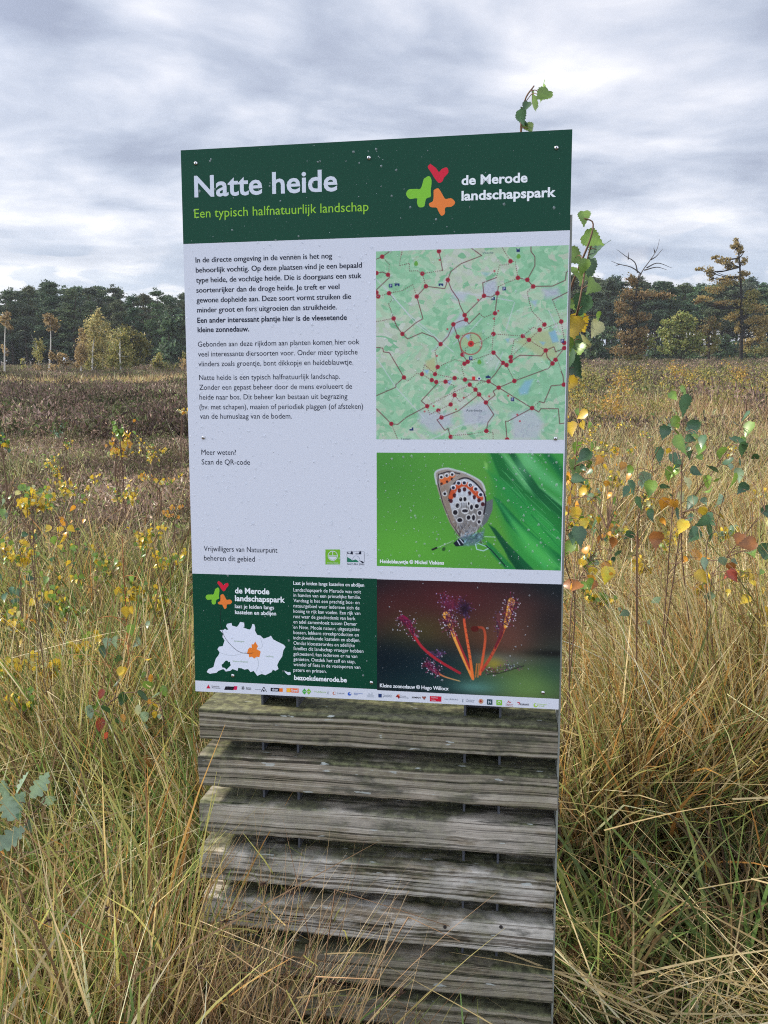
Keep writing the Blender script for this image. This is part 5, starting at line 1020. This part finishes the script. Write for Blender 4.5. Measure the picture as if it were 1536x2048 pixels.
x, y = scatter(3600, 76, 126, None, 4); heather(hp_far, x, y, 1.0, 1.9, HPAL)
tag(hm.build('heather', M_HEATH), 'brown faded heather covering the moor up to the trees', 'heather', kind='stuff')

# ---- leaves with a real outline
def leaf_shape(kind):
    if kind == 'birch':
        o = [(0, .02), (.12, -.03), (.26, .0), (.27, .07), (.38, .13), (.36, .19), (.43, .27), (.37, .31), (.40, .39), (.32, .43), (.34, .52), (.25, .56), (.25, .66), (.16, .69), (.15, .80), (.07, .86), (.035, 1.0), (0, 1.12)]
    elif kind == 'oak':
        o = [(0, 0), (.05, .06), (.12, .10), (.10, .20), (.24, .26), (.22, .34), (.14, .38), (.30, .48), (.32, .56), (.18, .60), (.30, .72), (.27, .80), (.14, .82), (.14, .94), (0, 1.0)]
    else:
        o = [(0, 0), (.14, .05), (.24, .18), (.30, .34), (.31, .48), (.27, .62), (.19, .78), (.09, .92), (0, 1.02)]
    o = np.array(o); k = len(o)
    R_ = np.stack([o[:, 0], o[:, 1], np.abs(o[:, 0]) * .30], -1); L_ = R_ * [-1, 1, 1]; Md = np.stack([np.zeros(k), o[:, 1].clip(0, 1.0), np.zeros(k)], -1)
    v = np.vstack([Md, R_[1:-1], L_[1:-1]]); f = []; m = k - 2
    r = lambda i: 0 if i == 0 else (k - 1 if i == k - 1 else k + i - 1)
    l = lambda i: 0 if i == 0 else (k - 1 if i == k - 1 else k + m + i - 1)
    q4, q3 = [], []
    for i in range(k - 1):
        for s_, g_ in ((r, 0), (l, 1)):
            a, b, c, d = i, s_(i), s_(i + 1), i + 1
            idx = [a, b, c, d] if g_ == 0 else [d, c, b, a]
            u_ = list(dict.fromkeys(idx))
            (q4 if len(u_) == 4 else q3).append(u_) if len(u_) > 2 else None
    return v, np.array(q4), np.array(q3)
SH = {k: leaf_shape(k) for k in ('birch', 'oak', 'oval')}
LC = {'G': (.060, .125, .062), 'L': (.15, .25, .045), 'Y': (.60, .42, .04), 'O': (.56, .27, .035), 'P': (.42, .42, .20), 'B': (.26, .105, .03), 'R': (.28, .055, .03), 'D': (.04, .085, .03), 'C': (.19, .27, .17), 'S': (.24, .22, .07)}
def one_leaf(mb, base, size, col, kind='birch', rng=GR, droop=.75, face=.8):
    v, q4, q3 = SH[kind]
    t = unit(np.array([rng.normal() * .42, rng.normal() * .45, -droop + rng.normal() * .3]))                 # stalk end to tip
    size = size * .90; base = base - t * size * .5
    nrm = unit(np.array([rng.normal() * .6, -face + rng.normal() * .5, .45 + rng.normal() * .35])); nrm = unit(nrm - nrm.dot(t) * t); s = np.cross(t, nrm)
    w = v.copy(); w[:, 2] += rng.uniform(-.5, .7) * (w[:, 1] - .35) ** 2 + rng.normal() * .10 * w[:, 0] * 1.2
    P = base + (w[:, :1] * s + w[:, 1:2] * t + w[:, 2:3] * nrm) * size
    c = np.array(LC[col]) * (1 + rng.normal() * .14); k = len(v)
    edge = np.abs(v[:, :1]) * 1.6; second = np.array(LC['B' if col in 'OY' else 'L' if col == 'G' else col]); mixa = np.clip(edge * rng.uniform(-.2, .8) if col in 'OY' else edge * .0, 0, .8)
    rib = (np.abs(v[:, :1]) < .01) * .30
    C = np.clip(c[None] * (.84 + .30 * rng.random((k, 1)) + rib) * (1 - mixa) + second * mixa, .01, .8)
    n0 = mb.n
    mb.add(P, q4, C)
    if len(q3): mb.add(P, q3, C)
STEM = (.15, .095, .065)
def sapling(name, label, cat, base_xy, d, stems, leaves, size=.045, kind='birch', jitter=.10, stem_r=.0032, stem_col=STEM, group=None, rng=GR, twig=True, extra=0.0):
    """stems: lists of photo pixels from the top down, standing at distance d; leaves: (px, py, colour[, scale])"""
    root = empty(name, (base_xy[0], base_xy[1], gh(*base_xy)), label, cat, group); sm = MB(); lm = MB(); nodes = []
    for st in stems:
        pts = [at(a, b, d + rng.normal() * .03) for a, b in st]; end = pts[-1]
        pts.append((end + np.array([base_xy[0], base_xy[1], 0])) / 2 + rng.normal(size=3) * .015); pts.append(np.array([base_xy[0] + rng.normal() * .015, base_xy[1] + rng.normal() * .015, -.02]))
        c = curve(pts, 30); r = np.linspace(stem_r * .35, stem_r, 30); tube(sm, c, r, np.asarray(stem_col), 6); nodes.append(c)
    nd_ = np.vstack(nodes)
    leaves = list(leaves) + [(q[0] + rng.normal() * 20, q[1] + 8 + rng.normal() * 20, q[2], (q[3] if len(q) > 3 else 1) * rng.uniform(.45, .8)) for q in leaves if rng.random() < extra]
    for lf in leaves:
        p = at(lf[0], lf[1], d + rng.normal() * jitter); sz = size * (lf[3] if len(lf) > 3 else 1) * rng.uniform(.85, 1.15)
        top = p
        if twig:
            up_ = nd_[:, 2] < top[2] + .02; cand = nd_[up_] if up_.any() else nd_
            j = np.argmin(np.linalg.norm((cand - top) * [1, .6, .75], axis=1)); a = cand[j]; mid = (a + top) / 2 + np.array([0, 0, .15 * np.linalg.norm(top - a)])
            tube(sm, curve([a, mid, top], 6), np.linspace(.0014, .0006, 6), np.asarray(stem_col) * 1.2, 4)
        hub = one_leaf(lm, top, sz, lf[2], kind, rng)
    sm.build('stem', M_BARK, root, root.location, smooth=True); lm.build('foliage', M_WET, root, root.location, True)
    return root
def zoomed(ox, oy, s, L): return [(ox + q[0] / s, oy + q[1] / s, *q[2:]) for q in L]
# tall birch behind the panel: one shoot over the top edge, others along the right edge
d_ = 2.02
sapling('birch_sapling', 'tall birch sapling behind the panel with shoots above its top and beside its right edge', 'sapling', (.50, 2.12), d_,
    [[(1068, 172), (1052, 195), (1046, 225), (1042, 262), (1050, 330), (1075, 520)], [(1170, 437), (1186, 446), (1180, 480), (1160, 530), (1138, 590), (1118, 700), (1105, 860)], [(1188, 470), (1172, 530), (1160, 600), (1148, 655), (1130, 760), (1120, 900)]],
    [(1082, 186, 'L', 1.0), (1064, 208, 'L', .8), (1042, 236, 'G', .6), (1052, 214, 'D', .5), (1058, 258, 'L', .6), (1046, 250, 'G', .6), (1168, 437, 'L', .55), (1188, 480, 'L', .8), (1194, 500, 'G', 1.25), (1150, 516, 'L', .9), (1146, 545, 'L', 1.0), (1166, 548, 'L', 1.1), (1178, 540, 'D', .8), (1183, 575, 'L', .9), (1150, 608, 'L', .8), (1166, 612, 'G', 1.0), (1160, 630, 'L', .8), (1160, 648, 'Y', 1.0), (1144, 660, 'Y', .9), (1190, 660, 'P', .9), (1150, 690, 'G', .9), (1166, 684, 'P', 1.0), (1156, 708, 'L', .9), (1148, 735, 'G', 1.0), (1140, 768, 'Y', .7), (1136, 690, 'L', .7), (1134, 640, 'D', .7), (1140, 720, 'G', .8)], .070, stem_r=.0045, jitter=.07, rng=np.random.default_rng(404), extra=.35)
sapling('birch_sapling', 'birch sapling with yellow and orange leaves hugging the right edge of the panel', 'sapling', (.56, 2.35), 2.25,
    [[(1160, 825), (1150, 930), (1138, 1010), (1130, 1120), (1150, 1220)], [(1215, 1060), (1180, 1120), (1150, 1180), (1140, 1250)]],
    zoomed(1100, 780, 3.523, [(225, 180, 'Y'), (150, 280, 'Y', 1.1), (205, 165, 'L', .7), (190, 410, 'L'), (235, 470, 'G', .9), (180, 560, 'L', 1.2), (205, 630, 'G', .9), (140, 630, 'O'), (150, 700, 'Y', 1.1), (150, 780, 'O', 1.1), (230, 730, 'Y', .9), (180, 880, 'Y', 1), (130, 840, 'O'), (300, 950, 'G', 1.2), (240, 950, 'Y', .8), (200, 1040, 'G', 1.3), (170, 1100, 'L', 1.3), (400, 1310, 'Y', 1.1), (270, 1370, 'L', 1.0), (120, 1370, 'B', 1), (185, 1390, 'B', .9), (400, 1250, 'O', .9), (290, 1340, 'O', .9), (260, 1140, 'O', .8), (450, 1080, 'B', .8), (340, 920, 'Y', .6), (340, 780, 'L', .7), (450, 790, 'L', .8), (400, 550, 'Y', .6), (340, 500, 'O', .7), (510, 540, 'O', .7), (550, 620, 'O', .7), (420, 750, 'O', .5), (470, 1150, 'G', .6), (280, 760, 'C', .7)]), .048, jitter=.14, extra=1.0, stem_r=.0024)
sapling('birch_sapling', 'upright birch sapling with large blue-green leaves right of the panel', 'sapling', (.86, 2.5), 2.42,
    [[(1365, 785), (1366, 850), (1364, 930), (1362, 1000), (1358, 1080)], [(1345, 850), (1346, 930), (1345, 1010), (1338, 1110), (1333, 1180)], [(1304, 870), (1303, 960), (1275, 1060)], [(1275, 925), (1276, 1050)]],
    zoomed(1100, 780, 3.523, [(940, 25, 'L', 1.0), (940, 115, 'G', 1.35), (890, 235, 'L', 1.1), (1010, 285, 'G'), (800, 305, 'G', 1.1), (930, 390, 'L', 1.2), (1080, 370, 'G'), (1060, 420, 'L', .9), (760, 470, 'G', 1.2), (880, 505, 'G', 1.3), (985, 455, 'G', .8), (830, 600, 'L', 1.2), (880, 590, 'L'), (665, 630, 'C', 1.1), (570, 690, 'G'), (710, 700, 'L', 1.2), (820, 680, 'G'), (965, 660, 'P', 1.1), (800, 800, 'O', 1.1), (870, 810, 'O', 1.0), (890, 880, 'G', 1.2), (620, 805, 'G', 1.1), (1000, 805, 'G', 1.1), (1080, 860, 'Y', .9), (1070, 930, 'G', 1.2), (740, 1060, 'B', 1.2), (560, 1020, 'G', .9), (1010, 1030, 'G', 1.1), (1050, 1180, 'O', 1.2), (930, 970, 'Y', .9), (570, 570, 'L', .8), (830, 430, 'Y', .5), (1000, 580, 'Y', .7), (1080, 1230, 'C', .8), (750, 1480, 'C', .9), (520, 1570, 'C', .6), (1070, 1320, 'Y', 1.2)]), .050, jitter=.13, stem_r=.0026, extra=.95)
sapling('birch_sapling', 'slanting birch sapling with blue-green leaves nearest the right edge of the picture', 'sapling', (1.10, 2.5), 2.5,
    [[(1492, 830), (1475, 870), (1445, 915), (1415, 960), (1385, 1000), (1362, 1080)], [(1530, 1020), (1490, 1070), (1450, 1120), (1420, 1180)], [(1443, 1010), (1430, 1060), (1412, 1110)]],
    zoomed(1100, 780, 3.523, [(1370, 205, 'G', 1.2), (1400, 285, 'L', 1.1), (1330, 375, 'G', 1.4), (1350, 420, 'D', 1.0), (1195, 440, 'L', 1.1), (1150, 570, 'G', 1.3), (1260, 520, 'G', 1.0), (1340, 600, 'C', 1.1), (1280, 650, 'L', 1.2), (1110, 660, 'L', 1.1), (1190, 780, 'C', 1.1), (1140, 1010, 'G', 1.2), (1380, 1090, 'B', 1.3), (1330, 1060, 'B', .9), (1500, 1130, 'G', 1.2), (1525, 860, 'G', 1.0), (1420, 1150, 'L'), (1530, 1160, 'G', 1.1), (1290, 1310, 'R', 1.0), (1420, 1310, 'Y', 1.0), (1430, 1370, 'Y', .9), (1520, 940, 'P', .9), (1140, 1450, 'C', .8), (1130, 1500, 'L', .9), (1500, 1420, 'Y', .9), (1370, 1480, 'Y', .8), (1520, 1560, 'Y', .9), (1220, 1210, 'C', .8)]), .050, jitter=.12, stem_r=.0026, extra=.95)
# left side
d_ = 3.6
sapling('birch_sapling', 'low birch sapling with many small yellow leaves at the left edge', 'sapling', (-1.62, 3.7), d_,
    [[(118, 1040), (112, 1120), (95, 1230), (80, 1310)], [(140, 1080), (125, 1160), (100, 1260)], [(60, 1060), (70, 1170), (82, 1280)], [(50, 1240), (70, 1330)], [(110, 1250), (95, 1340)]],
    zoomed(0, 850, 3.84, [(200, 840, 'G'), (265, 830, 'Y'), (370, 800, 'Y', 1.1), (455, 805, 'Y'), (550, 800, 'Y'), (475, 880, 'Y', 1.1), (410, 890, 'L'), (180, 910, 'Y', 1.1), (465, 940, 'Y'), (490, 960, 'L'), (565, 950, 'L'), (280, 1000, 'L'), (395, 1030, 'G', 1.1), (190, 1040, 'O', 1.2), (515, 1060, 'Y', 1.2), (390, 1100, 'Y'), (190, 1130, 'L', 1.2), (235, 1180, 'G', 1.3), (330, 1160, 'L', 1.3), (350, 1200, 'L', 1.3), (170, 1230, 'L', 1.1), (330, 1265, 'L', 1.2), (300, 1320, 'Y', 1.2), (345, 1320, 'Y', 1.4), (40, 1330, 'G', 1.3), (90, 1280, 'G', 1.2), (140, 1290, 'G', 1.2), (240, 1370, 'Y', 1.2), (360, 1400, 'G'), (130, 1400, 'L', 1.1), (200, 1480, 'O', 1.2), (260, 1510, 'O', 1.2), (180, 1510, 'L', 1.1), (400, 1545, 'G', 1.1), (440, 1590, 'Y', 1.3), (250, 1630, 'Y', 1.2), (170, 1680, 'Y', 1.2), (240, 1680, 'O', 1.2), (440, 1690, 'O', 1.1), (20, 600, 'C', 1.2), (20, 680, 'L', 1.3), (80, 560, 'L', .9), (15, 1180, 'G', 1.2), (470, 730, 'O', .9), (490, 760, 'O', .9), (550, 640, 'O', .9), (600, 800, 'G', .8), (500, 1500, 'Y', .8)]), .040, jitter=.16, extra=1.0, stem_r=.0026)
sapling('birch_sapling', 'thin reddish stem with a few grey-green leaves left of the panel', 'sapling', (-.62, 2.75), 2.65,
    [[(244, 1070), (247, 1140), (251, 1200), (254, 1260), (258, 1320), (262, 1370)]],
    zoomed(0, 850, 3.84, [(820, 1680, 'C', 1.0), (890, 1670, 'C', 1.2), (1060, 1670, 'C', 1.1), (1000, 1580, 'L', 1.1), (1140, 1540, 'C', 1.0), (970, 1440, 'Y', 1.0), (1010, 1430, 'Y', 1), (1115, 1220, 'L', .5), (770, 1480, 'L', .5), (675, 1530, 'L', .8), (800, 1740, 'D', 1.1), (1015, 1700, 'L', .9), (920, 1800, 'D', 1.0), (540, 1830, 'L', .8), (600, 1850, 'L', .6), (945, 1890, 'Y', .9), (1145, 1800, 'Y', .7), (460, 1770, 'L', .7)]), .042, jitter=.10, stem_r=.0042, stem_col=(.30, .13, .05))
def bush(label, px, py, rx, ry, d, n, cols, size, seed, name='birch_sapling', cat='sapling', base=None, group=None):
    r = np.random.default_rng(seed); bx_ = at(px, py, d)[0]; L = []; st = []
    for k in range(max(3, n // 14)):
        a = px + r.normal() * rx * .7; t = py + ry * r.uniform(-1.0, .2); st.append([(a, t), ((a + px) / 2 + r.normal() * 2, (t + py + ry) / 2), (px + r.normal() * rx * .15, py + ry)])
    for k in range(n):
        s_ = st[r.integers(0, len(st))]; t = r.random() ** .8; x = s_[0][0] * (1 - t) + s_[1][0] * t + r.normal() * rx * .22; y = s_[0][1] * (1 - t) + s_[1][1] * t + r.normal() * ry * .10
        L.append((x, y, cols[r.integers(0, len(cols))], r.uniform(.7, 1.2)))
    return sapling(name, label, cat, (bx_, d), d, st, L, size, jitter=.5 * rx * d / F_PX, group=group, rng=r, stem_r=.005 if size > .031 else .0013, twig=d < 9)
bush('young birch with a green top and golden lower leaves standing in the heather', 238, 900, 30, 55, 7.0, 95, 'YYOYYOL', .040, 31)
bush('small green birch shoot rising above the golden birch in the heather', 240, 858, 10, 24, 6.9, 20, 'LLGL', .045, 32)
bush('sparse low birch with scattered yellow and green leaves in dark heather', 318, 960, 32, 24, 6.4, 34, 'YYLOP', .036, 33)
bush('yellow-leaved seedling against the left edge of the panel among heather', 362, 820, 16, 14, 10, 26, 'YOYP', .04, 34)
bush('small green pine-like seedling in the heather left of centre', 116, 866, 12, 20, 8.5, 30, 'GDC', .03, 35, 'pine_seedling', 'seedling')
bush('leafy green and yellow shoot at the far left edge in the heather', 8, 890, 14, 40, 6, 34, 'LGLY', .045, 36)
bush('small pale yellow birch in the heather below the tallest birch', 130, 890, 20, 16, 7.6, 16, 'LYL', .036, 37)
bush('orange-leaved seedling in the grass close to the left border of the panel', 345, 1030, 18, 26, 5, 18, 'OYOP', .034, 38)
wh_l = [(60, 1010, 2.6, 'in front of the heather at the left edge'), (150, 985, 4.2, 'in the heather left of centre'), (300, 1085, 4.4, 'in the grass halfway to the panel'), (200, 1120, 3.9, 'beside the pale grass stalks at the left'), (30, 1240, 3.0, 'low at the left edge'), (330, 1210, 3.3, 'close to the lower green band of the panel'), (180, 1300, 2.9, 'in the tall grass left of the lower panel'), (60, 1420, 2.4, 'deep in the grass at the left edge'), (300, 905, 7.5, 'in the dark heather left of the panel'), (110, 940, 6.0, 'in the heather above the yellow birch'), (40, 1120, 3.2, 'crowding the yellow birch at the left edge'), (130, 1210, 3.1, 'right of the yellow birch at the left'), (90, 1330, 2.7, 'below the yellow birch in tall grass'), (250, 990, 5.0, 'between the golden birch and the grass'), (20, 1340, 2.8, 'lowest of those against the left edge'), (190, 1150, 3.4, 'left of the thin reddish stem'), (95, 1000, 4.8, 'behind the yellow birch at the left edge'), (280, 1190, 3.0, 'beside the thin reddish stem'), (340, 1120, 4.0, 'nearest the panel edge under the white area')]
for k, (a, b, d_, pl_) in enumerate(wh_l): bush('small yellowing birch seedling ' + pl_, a, b, 28, 40, d_, 58 + k % 3 * 12, ['YLYPY', 'LYSY', 'YYL', 'LLYS'][k % 4], .028, 120 + k, 'birch_seedling', 'seedling', group='birch seedlings in the grass')
wh_r = [(1200, 900, 4.6, 'right beside the panel edge by the map'), (1255, 905, 5.2, 'left of the blue-green sapling'), (1235, 960, 4.0, 'behind the yellow sapling at the panel'), (1180, 985, 3.6, 'close to the butterfly photo edge'), (1290, 1010, 3.7, 'low between the two saplings'), (1220, 1060, 3.2, 'in the tan grass near the panel'), (1330, 1090, 3.1, 'below the blue-green sapling'), (1450, 1060, 3.4, 'below the slanting sapling'), (1510, 980, 4.2, 'at the right edge among tan grass'), (1400, 1180, 2.8, 'in the straw at the right'), (1500, 1240, 2.7, 'lowest at the right edge'), (1190, 1200, 2.8, 'beside the sundew photo'), (1460, 900, 6.0, 'behind the slanting sapling'), (1400, 880, 7.5, 'on the tan grass behind the saplings'), (1165, 870, 6.5, 'against the panel edge under the scrub'), (1320, 860, 8.0, 'far back on the tan grass'), (1280, 1130, 2.9, 'in front of the tan grass right of the panel'), (1160, 930, 3.2, 'touching the panel edge beside the map screw'), (1165, 1050, 2.9, 'touching the panel edge beside the butterfly photo'), (1170, 1130, 2.7, 'touching the panel edge above the sundew photo'), (1245, 840, 7.0, 'under the scrub right of the panel'), (1470, 1150, 2.9, 'between the straw and the slanting sapling')]
for k, (a, b, d_, pl_) in enumerate(wh_r): bush('small yellowing birch seedling ' + pl_, a, b, 24, 30, d_, 30 + k % 4 * 8, ['YSYP', 'YLSO', 'YYSL', 'LYCY'][k % 4], .026, 150 + k, 'birch_seedling', 'seedling', group='birch seedlings in the grass')
# scrub of young birches beyond the grass on the right
scr = [(1160, 772, 20, 26, 22), (1205, 760, 24, 22, 27), (1245, 770, 26, 26, 24), (1290, 765, 26, 24, 26), (1340, 762, 30, 26, 25), (1300, 790, 34, 24, 18), (1225, 800, 30, 26, 17), (1170, 812, 26, 24, 16), (1390, 765, 24, 22, 27), (1440, 752, 24, 24, 29), (1480, 745, 26, 22, 30), (1520, 752, 26, 26, 28), (1500, 775, 30, 24, 22), (1445, 790, 26, 20, 20), (1360, 740, 20, 14, 36), (1420, 738, 18, 12, 38), (1260, 742, 20, 14, 36), (1170, 740, 18, 16, 34)]
place = ['close to the right edge of the panel', 'in front of the dark green bush beside the panel', 'below the rusty oak', 'just right of the rusty oak trunk', 'below the round oak', 'nearest of the scrub below the rusty oak', 'in front of dark heather right of the panel', 'lowest in the scrub beside the panel', 'below the small brownish oak', 'left of the tall oak trunk', 'under the tall oak', 'at the far right edge', 'in front of the scrub under the tall oak', 'above the tan grass at the right', 'far back below the round oak', 'far back below the brownish oak', 'far back under the rusty oak', 'far back beside the panel']
def scrub_bush(label, px, py, rx, ry, d, pal, seed):
    """a twiggy young birch far enough away that its leaves are specks"""
    r = np.random.default_rng(seed); c0 = at(px, py, d); z0 = gh(c0[0], d); k = d / F_PX; root = empty('young_birch', (c0[0], d, z0), label, 'sapling', 'birch scrub on the heath at the right'); sm = MB(); lm = MB()
    for _ in range(11):
        tip = np.array([c0[0] + r.normal() * rx * k * .75, d + r.normal() * rx * k * .6, c0[2] + ry * k * r.uniform(-.5, 1.1)]); b = np.array([c0[0] + r.normal() * rx * k * .25, d + r.normal() * .1, z0 - .02])
        c = curve([b, (b + tip) / 2 + r.normal(size=3) * .05, tip], 8); tube(sm, c, np.linspace(.008, .002, 8), np.array((.13, .085, .055)), 4)
        m = 44; t = r.uniform(.35, 1.0, m); q = b + (tip - b) * t[:, None] + r.normal(size=(m, 3)) * np.array([.13, .13, .10]) * (1.2 - t[:, None] * .5)
        q[:, 2] = np.maximum(q[:, 2], z0 + .05); cards(lm, q, (.020 + d * .0007) * r.uniform(.6, 1.3, m), pick(pal, m, r), .65, 0, r)
    sm.build('stem', M_BARK, root, root.location, True); lm.build('foliage', M_LEAF, root, root.location)
SCP = [[(.34, .30, .085), (.42, .34, .08), (.24, .25, .07), (.50, .36, .07)], [(.30, .28, .09), (.22, .24, .075), (.38, .33, .11)], [(.46, .32, .07), (.36, .29, .08), (.52, .30, .07)], [(.20, .22, .075), (.28, .26, .08), (.36, .31, .10)]]
for k, ((a, b, rx, ry, d), pl_) in enumerate(zip(scr, place)):
    scrub_bush('yellow-green young birch of the scrub, ' + pl_, a, b, rx * 1.25, ry, d, SCP[k % 4], 60 + k)
# bramble, oak seedling
sapling('bramble', 'bramble with dark ribbed leaves and one red leaf left of the lower panel', 'bramble', (-.58, 2.35), 2.25, [[(300, 1330), (285, 1380), (240, 1390), (215, 1440)], [(235, 1370), (225, 1430), (222, 1500)], [(320, 1400), (335, 1470)]],
    zoomed(0, 1300, 3.657, [(900, 345, 'D', 1.3), (950, 370, 'D', 1.2), (1040, 340, 'D', 1.2), (1080, 250, 'L', 1.3), (1130, 330, 'C', 1.0), (1150, 400, 'Y', 1.0), (680, 370, 'L', 1.4), (660, 450, 'C', 1.2), (780, 420, 'D', 1.1), (740, 320, 'R', .8), (730, 540, 'R', 1.2), (1060, 490, 'C', 1.1), (1010, 440, 'P', .8), (900, 500, 'O', .8), (880, 160, 'Y', .9), (1160, 200, 'L', .7), (1100, 205, 'O', .6), (1130, 470, 'Y', .8), (1200, 300, 'L', .9), (720, 400, 'L', 1.0), (860, 250, 'D', .9), (1090, 380, 'O', .7), (1040, 690, 'B', 1.4), (1090, 820, 'B', 1.2)]), .042, 'oval', .07, extra=.4)
sapling('oak_seedling', 'oak seedling with pale blue-green lobed leaves low at the left edge', 'seedling', (-.82, 1.82), 1.78, [[(60, 1585), (55, 1640), (40, 1700)], [(90, 1600), (60, 1660)]],
    zoomed(0, 1300, 3.657, [(170, 970, 'C', 1.2), (290, 985, 'C', 1.1), (350, 1075, 'C', 1.1), (130, 1110, 'C', 1.2), (60, 1140, 'C', 1.1), (220, 1280, 'C', .8), (90, 1370, 'C', 1.2), (140, 1170, 'G', 1.0), (30, 1000, 'C', .9), (40, 1400, 'G', 1.0)]), .062, 'oak', .05)
# rush clump leaning across the lower left of the stand
rr_ = MB(); sdm = rr_; RR = np.random.default_rng(77); rb = np.array([-.40, 1.38]); nR = 560
bp_ = np.stack([rb[0] + RR.normal(size=nR) * .17 - .02, rb[1] + RR.normal(size=nR) * .045, np.full(nR, -.01)], -1)
dr_ = np.stack([RR.normal(size=nR) * .24 + .09, RR.normal(size=nR) * .10 + .02, np.ones(nR)], -1); lr_ = RR.uniform(.36, .72, nR)
cR = pick([(.52, .38, .21), (.44, .28, .15), (.34, .20, .11), (.60, .48, .30), (.26, .16, .09), (.42, .30, .15), (.34, .30, .11)], nR, RR, .18)
blades(rr_, bp_, dr_, lr_, np.full(nR, .0034) * RR.uniform(.6, 1.3, nR), RR.uniform(0, .25, nR), cR * .7, cR, 6, RR)
for k in range(30):                                              # snapped stems, bent over
    i_ = RR.integers(0, nR); e = bp_[i_] + unit(dr_[i_]) * lr_[i_] * .8; a = RR.uniform(-1, 1.2)
    e2 = e + np.array([math.cos(a), RR.normal() * .15, math.sin(a) - .7]) * RR.uniform(.10, .26)
    tube(rr_, [bp_[i_], e, e2], [.0016, .0014, .0009], cR[i_], 4)
for k in range(34):                                              # brown seed tufts
    i_ = RR.integers(0, nR); e = bp_[i_] + unit(dr_[i_]) * lr_[i_] * RR.uniform(.6, .85)
    blades(sdm, np.repeat(e[None], 16, 0), RR.normal(size=(16, 3)), RR.uniform(.010, .024, 16), np.full(16, .0035), np.zeros(16), pick([(.06, .035, .025)], 16, RR), pick([(.10, .06, .04)], 16, RR), 2, RR)
rush = empty('rush_clump', (rb[0], rb[1], 0), 'straw coloured rush clump leaning over the lower left slats of the stand', 'rush')
rr_.build('stems', M_GRASS, rush, (rb[0], rb[1], 0), True)


# ------------------------------------------------------------------ air
hz_ = MB(); q_ = np.array([(x_, y_, z_) for z_ in (-1.6, 48.0) for x_, y_ in ((-950, -950), (950, -950), (950, 950), (-950, 950))])
hz_.add(q_, [(3, 2, 1, 0), (4, 5, 6, 7), (0, 1, 5, 4), (1, 2, 6, 5), (2, 3, 7, 6), (3, 0, 4, 7)], (1, 1, 1))
mh = bpy.data.materials.new('haze_air'); mh.use_nodes = True; n = NT(mh.node_tree)
pv = n.n('ShaderNodeVolumePrincipled', inp={'Color': (.82, .88, .96, 1), 'Density': .00030}); n.l(pv.outputs[0], n.n('ShaderNodeOutputMaterial').inputs['Volume'])
tag(hz_.build('haze', mh), kind='stuff')
